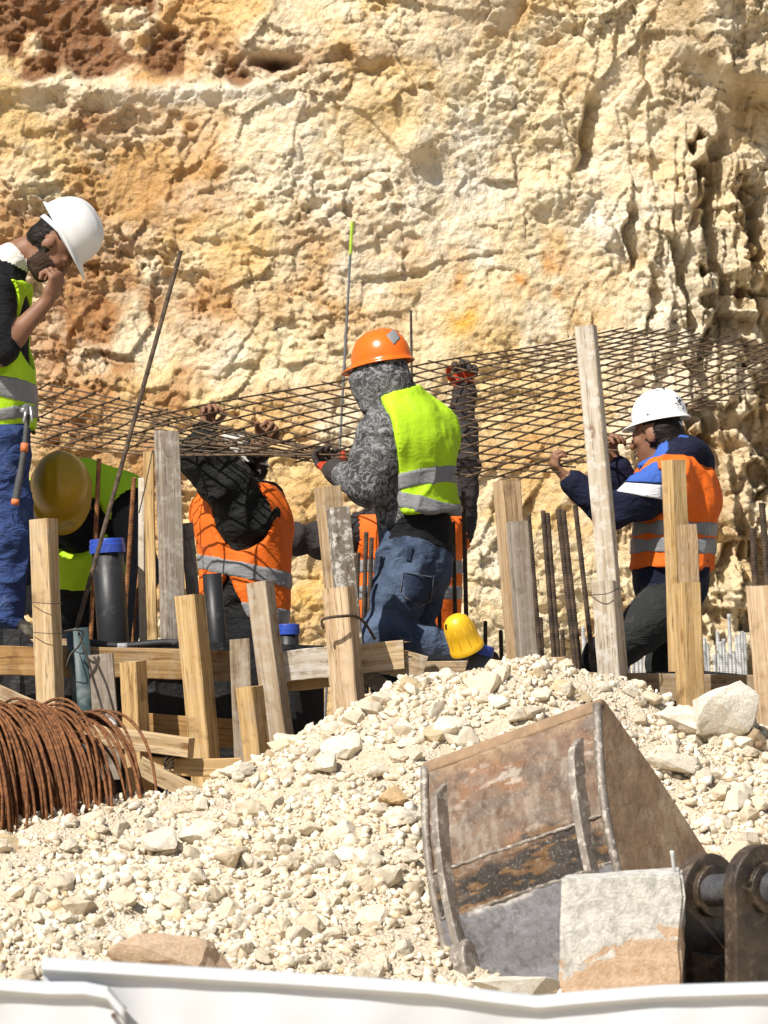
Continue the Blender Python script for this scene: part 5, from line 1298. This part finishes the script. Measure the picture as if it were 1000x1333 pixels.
    # wear straps
    for wf0, wf1, t0, t1 in ((.10, .10, .11, .97), (.86, .875, .12, .76)):
        ts = np.linspace(t0, t1, 14); out = []; inn = []
        for t in ts:
            c = back(t); hgt = .055 * min(1, (t - t0) / .07 + .1, (t1 - t) / .05 + .25); out.append((c[0], c[1] - .012 - hgt)); inn.append((c[0], c[1] - .0))
        w_ = wl * wf0; poly = [pt(c, w_) for c in out] + [pt(c, w_) for c in reversed(inn)]
        V, Fa = slab(poly, W, .026); bevel(mesh_obj('wear_strap', V, Fa, MATS['strapsteel'], e), .004)
    # mount lug at the foot of the left strap
    c = back(.9); ctr = pt((c[0], c[1] - .05), wl * .10 - .012); poly = [ctr + e1 * (.075 * math.cos(a)) - e2 * (.045 * math.sin(a)) for a in np.linspace(0, 2 * math.pi, 18)[:-1]]
    V, Fa = slab(poly, W, .06); bevel(mesh_obj('wear_shoe', V, Fa, MATS['strapsteel'], e), .008)
    # inside floor so that the shell is closed towards the heap
    V, Fa = slab([pt((gl * .98, -.0), .02), pt((gl * 1.0, .17), .02), pt((Ec[0] + .04, Ec[1] - .06), .02), pt((Ec[0] + .02, Ec[1] - .06), .02), pt((gl * .97, .15), .02), pt((gl * .95, .0), .02)], W, wl - .04)
    mesh_obj('cutting_edge', V, Fa, MATS['bucketlow'], e)
build_bucket()

# ---- stone block with plaster and pin
def mk_block():
    m, nt, b = newmat('plastered_block', .9, (0.6, .55, .48), 0, .2); q = NB(nt); oc = q.obj(); sep = q.n('ShaderNodeSeparateXYZ', i_0=oc)
    n1 = q.noise(oc, 9, 5, .62, .6); n2 = q.noise(oc, 30, 6, .72, .4); n3 = q.noise(oc, 110, 3, .6)
    white = q.mix(q.ramp(n2, [(.38, g3(0)), (.58, g3(1))]), (0.40, .38, .34), (0.67, .635, .57)); tan = q.mix(q.ramp(n2, [(.35, g3(0)), (.65, g3(1))]), (0.44, .285, .17), (0.62, .46, .32))
    tan = q.mix(q.ramp(n1, [(.54, g3(0)), (.66, g3(.7))]), tan, (0.66, .60, .53))
    lo = q.math('ADD', q.math('ADD', q.math('MULTIPLY', sep.outputs[2], 2.6), q.math('MULTIPLY', sep.outputs[0], -1.0)), q.math('MULTIPLY', n1, .9))
    q.l(q.mix(q.ramp(lo, [(.78, g3(0)), (.81, g3(1))]), tan, white), b.inputs['Base Color']); q.bump(q.math('ADD', q.math('MULTIPLY', n2, .8), n3), b, .5, .008); return m
MATS['block'] = mk_block()
def block():
    y = 10.45; a = P(729, 1146, y); b = P(888, 1136, y); W = b - a; zb = .79; bm = bmesh.new(); n = 10
    c0 = Vector((a.x, y, zb)); D = Vector((.03, .34, 0)); V = {}
    bmesh.ops.create_grid(bm, x_segments=1, y_segments=1, size=1); bm.clear()
    vs = [c0, c0 + Vector((W.x, 0, 0)), c0 + Vector((W.x, 0, 0)) + D, c0 + D]
    lo = [bm.verts.new(v - c0) for v in vs]; hi = [bm.verts.new(Vector((v.x, v.y, (a.z if i in (0, 3) else b.z))) - c0) for i, v in enumerate(vs)]
    bm.faces.new(lo[::-1]); bm.faces.new(hi)
    for i in range(4): bm.faces.new((lo[i], lo[(i + 1) % 4], hi[(i + 1) % 4], hi[i]))
    bmesh.ops.bevel(bm, geom=bm.edges[:], offset=.009, segments=2, affect='EDGES'); bmesh.ops.subdivide_edges(bm, edges=bm.edges[:], cuts=5, use_grid_fill=True)
    for v in bm.verts:
        q = np.array([[v.co.x, v.co.y, v.co.z]]); v.co += Vector((float(vnoise(q * 14, 1)[0]), float(vnoise(q * 14, 2)[0]), float(vnoise(q * 14, 3)[0]))) * (.007 if abs(v.co.z - .3) > .05 else .011)
    me = bpy.data.meshes.new('stone_block'); bm.to_mesh(me); bm.free(); me.materials.append(MATS['block']); o = bpy.data.objects.new('stone_block', me); o.location = c0; link(o)
    for p in me.polygons: p.use_smooth = True
    flat(o, 32)
    tag(o, 'square stone block half covered in white plaster before the bucket', 'stone block')
block()
V, Fa = tube_mesh([P(881, 1165, 10.52), P(878, 1135, 10.5), P(875.5, 1112, 10.5), P(875, 1107.5, 10.5)], [.0045, .0045, .0055, .0065], 8)
recenter(tag(mesh_obj('steel_pin', V, Fa, MATS['galv'], None, True), 'small round headed steel pin upright behind the stone block', 'pin'))

# ---- greasy hinge lugs of the excavator linkage
MATS['grease'] = mk_dark_steel('greasy_black_steel', (0.018, .014, .011), (0.085, .06, .04), (0.20, .14, .085), .54, .68, .2, .32)
MATS['greasebrown'] = mk_dark_steel('greasy_brown_steel', (0.03, .022, .017), (0.10, .07, .048), (0.19, .14, .095), .55, .68, .1, .4); MATS['pinsteel'] = mk_dark_steel('worn_pin_steel', (0.10, .10, .105), (0.22, .22, .225), (0.08, .06, .045), .56, .68, .5, .35)
def hinge():
    y = 10.75; e = empty('excavator_linkage', Vector((P(945, 1200, y).x, y, .78)), 'greasy dark excavator hinge with two lugs and a pin beside the stone block', 'linkage')
    axd = Vector((.62, -.78, .02)).normalized()     # pin axis comes towards us and right
    hz = Vector((.78, .62, 0)).normalized(); up = UPV
    def lug(c, R, wb, th, mat, name='lug_plate'):
        pts = []
        for a in np.linspace(math.radians(-8), math.radians(188), 26): pts.append(c + hz * (R * math.cos(a)) + up * (R * math.sin(a)))
        zb = .76 - c.z
        pts += [c - hz * R * .96 + up * (-.07), c - hz * wb + up * zb, c + hz * wb + up * zb, c + hz * R * .96 + up * (-.07)]
        V, Fa = slab([p - axd * th / 2 for p in pts], axd, th); o = bevel(mesh_obj(name, V, Fa, MATS[mat], e), .006, 3); return o
    def cyl(c, r0, l, mat, name, parent=None, r1=None):
        n = 32; V, Fa = tube_mesh([c - axd * l / 2, c - axd * l * .46, c + axd * l * .46, c + axd * l / 2], [r0 * .94, r0, r0, r0 * .94], n); o = mesh_obj(name, V, Fa, MATS[mat], parent or e); return flat(bevel(o, .002))
    c1 = P(919, 1160, 10.95); c2 = P(990, 1156, 10.62)
    l1 = lug(c1, .108, .105, .05, 'greasebrown'); l2 = lug(c2, .122, .115, .05, 'greasebrown')
    cyl(c1 + axd * .03, .075, .03, 'grease', 'bushing', l1); cyl(c2 + axd * .03, .072, .03, 'grease', 'bushing', l2)
    mid = c1.lerp(c2, .5) + up * .0; ln = (c2 - c1).length
    V, Fa = tube_mesh([c1, c1.lerp(c2, .5), c2, c2 + axd * .075], .046, 32); flat(mesh_obj('pin', V, Fa, MATS['pinsteel'], e, True))
    # grease-covered web between the lugs
    V, Fa = slab([c1 + hz * .07 - up * .13, c2 + hz * .07 - up * .13, Vector((c2.x, c2.y, .76)) + hz * .07, Vector((c1.x, c1.y, .76)) + hz * .07], hz, .03); bevel(mesh_obj('web_plate', V, Fa, MATS['grease'], e), .004)
    V, Fa = slab([c1 - axd * .02 + up * (-.16) - hz * .1, c1 + axd * .12 + up * (-.18) - hz * .05, Vector((c1.x, c1.y, .76)) + axd * .14 - hz * .05, Vector((c1.x, c1.y, .76)) - axd * .02 - hz * .1], hz, .04); bevel(mesh_obj('grease_lump', V, Fa, MATS['grease'], e), .012, 3)
hinge()

# ---- white sheet hoarding along the bottom
MATS['sheetwhite'] = mk_plain('white_sheet_metal', (0.62, .63, .64), .42, 0, var=.06, scale=4, bump=.12, bdist=.01, spec=.5, dirt=(.62, .60, .56), dirt_lo=.62, dirt_hi=.85, dscale=5)
def hoarding(label, tops, y, x0, x1, lean=.0, rim=.022, name='hoarding_panel', seed=0):
    xs = np.arange(x0, x1 + 1, 6); rows = []
    e = empty(name, Vector((P((x0 + x1) / 2, 1400, y).x, y, 0)), label, 'hoarding', 'white sheet hoarding')
    V = []; Fa = []; prof = []
    for px in xs:
        z_top = P(px, np.interp(px, [t[0] for t in tops], [t[1] for t in tops]), y).z; X = P(px, 1300, y).x; w_ = .012 * math.sin(px * .013 + seed) + .006 * math.sin(px * .05 + seed)
        zs = [z_top - .004, z_top, z_top - .006, z_top - rim, z_top - rim - .012, z_top - .09, z_top - .2, .5, -.02]; ys = [y + .035, y + .004, y - .012, y - .014, y + .006, y + .004 + w_ * .6, y + .012 + w_, y + w_, y]
        for z_, y_ in zip(zs, ys): V.append(Vector((X, y_, z_)))
    k = 9
    for i in range(len(xs) - 1):
        for j in range(k - 1): Fa.append((i * k + j, i * k + j + 1, (i + 1) * k + j + 1, (i + 1) * k + j))
    o = mesh_obj('sheet', V, Fa, MATS['sheetwhite'], e, True); md = o.modifiers.new('thickness', 'SOLIDIFY'); md.thickness = .0025; md.offset = 0; flat(o, 30)
    return e
hoarding('white sheet hoarding panel with a folded rim in front of the bucket', [(55, 1247), (200, 1256), (400, 1268), (560, 1279), (640, 1290), (700, 1297), (760, 1291), (860, 1283), (1000, 1279), (1400, 1275)], 8.0, 55, 1400)
h2_ = hoarding('white sheet hoarding panel riveted over the end of its neighbour', [(-400, 1266), (0, 1274), (60, 1279), (110, 1279), (140, 1285), (163, 1312)], 7.955, -400, 164, seed=2)
V, Fa = tube_mesh([P(148, 1322, 7.97), P(148, 1322, 7.94)], .0055, 12); mesh_obj('rivet', V, Fa, MATS['rustdark'], h2_)

# ---- rebar guard cap
def guard():
    A = P(609, 846, 14.3); B = P(591, 803, 14.25); e = empty('rebar_guard_cap', (0, 0, 0), 'bright yellow mushroom shaped rebar guard cap tilted by the blue pipe cap', 'rebar cap'); M = frame(A, B); M.translation = A; e.matrix_world = M; L = (B - A).length
    r = 20.5 * 14.3 / F
    V, Fa = lathe([(r * .9, -.004), (r * 1.13, 0), (r * 1.13, L * .12), (r * 1.05, L * .16), (r * 1.0, L * .5), (r * .93, L * .72), (r * .78, L * .9), (r * .5, L * 1.0), (r * .2, L * 1.04)], 32)
    o = mesh_obj('dome', V, Fa, MATS['guard'], e, True, world=False); flat(o, 50)
    for k in range(10):
        a = 2 * math.pi * k / 10; q = Vector((math.cos(a), math.sin(a), 0)); V, Fa = tube_mesh([q * r * 1.05 + Vector((0, 0, L * .14)), q * r * 1.0 + Vector((0, 0, L * .5)), q * r * .92 + Vector((0, 0, L * .73))], .0010, 6); mesh_obj('rib', V, Fa, MATS['guard'], e, True, world=False)
    bpy.context.view_layer.update()
    # slot on the dome
    a = P(581, 816, 14.2); d_ = (P(581, 816, 15) - CAM).normalized(); dg = bpy.context.evaluated_depsgraph_get(); Mi = o.matrix_world.inverted()
    hitp = BVHTree.FromObject(o, dg).ray_cast(Mi @ CAM, (Mi.to_3x3() @ d_).normalized())
    if hitp[0] is not None:
        c = hitp[0]; n_ = hitp[1]; t_ = Vector((0, 0, 1)); t_ = (t_ - n_ * t_.dot(n_)).normalized(); V, Fa = tube_mesh([c - t_ * .009 + n_ * .0005, c + t_ * .009 + n_ * .0005], .0042, 8); mesh_obj('slot', V, Fa, MATS['black'], e, True, world=False)
MATS['guard'] = mk_plain('yellow_guard_plastic', (0.82, .47, .015), .4, var=.12, scale=14, bump=.05, spec=.5)
guard()

# ================================================================== SINGLE STONES
def G(px, py): return hit(px, py)
special = [   # px, py, width px, stretch, label, colour
    (944, 955, 118, (1.0, .8, 1.05), 'biggest white boulder resting against the square yellow stake', (0.80, .77, .69), 13),
    (880, 1000, 74, (1.15, .8, .7), 'pale slab with a dark underside below the white boulder', (0.80, .74, .63), 5),
    (898, 952, 80, (1.2, .9, .8), 'white rock leaning on the left of the biggest boulder', (0.76, .71, .61), 1),
    (985, 965, 40, (.9, .9, 1.1), 'brown grey rock wedged right of the biggest boulder', (0.42, .32, .22), 2),
    (965, 1035, 40, (.7, .7, 1.2), 'upright squared pale stone beyond the bucket side', (0.80, .74, .62), 7),
    (430, 996, 44, (1, .9, .9), 'rounded white stone on the heap left of the bucket top', (0.77, .72, .62), 4),
    (510, 1037, 50, (1.1, .8, .7), 'ochre angular stone beside the bucket top corner', (0.72, .52, .30), 6),
    (205, 1100, 56, (1, .9, 1.0), 'big chalky white stone below the rusty coil', (0.77, .72, .63), 8),
    (368, 968, 44, (1.1, .7, .6), 'cream flat stone at the foot of the heap edge stake', (0.78, .68, .50), 9),
    (310, 1002, 40, (1.2, .8, .7), 'chalky white stone at the foot of the long yellow stake', (0.77, .72, .63), 10),
    (370, 1208, 40, (1, .9, .9), 'rounded cream stone low on the heap above the hoarding', (0.82, .74, .58), 0),
]
for (px, py, wd, st, lab, col_, var) in special:
    p = G(px, py + 10)
    if p is None: p = P(px, py, 13.6)
    stone('limestone_boulder' if wd > 70 else 'limestone_rock', (p.x, p.y, p.z), wd * p.y / F, lab, 'boulder' if wd > 70 else 'rock', None, var, (.25, .2, px * .7), st, col_, .02)
p = P(225, 1250, 11.45); stone('brown_rock', (p.x, p.y, .83), .33, 'flat brown faced stone with white plaster lying behind the hoarding', 'rock', None, 5, (.1, .12, .1), (1.0, .5, .72), (0.58, .44, .32), .0)
p = P(678, 1290, 11.3); stone('white_rock', (p.x, p.y, .795), .29, 'flat chalky stone at the foot of the excavator bucket', 'rock', None, 11, (0, .05, .2), (1.0, .5, .34), (0.74, .71, .64), .0)
n_ = 0; tries = 0; r_ = random.Random(21)
while n_ < 280 and tries < 4000:
    tries += 1; px = r_.uniform(-10, 1010); py = r_.uniform(850, 1280)
    if not in_heap(px, py): continue
    bias = 1.0 if (py < 1000 or px > 800) else .8
    if r_.random() > bias: continue
    p = hit(px, py)
    if p is None: continue
    s_ = min(.13, .05 * (1 - r_.random() * .93) ** (-1 / 2.4)) * (1.15 if py < 1000 else .95)
    stone('limestone_stone', p, s_, 'loose pale limestone lump on the rubble heap', 'stone', 'loose limestone lumps on the rubble heap'); n_ += 1
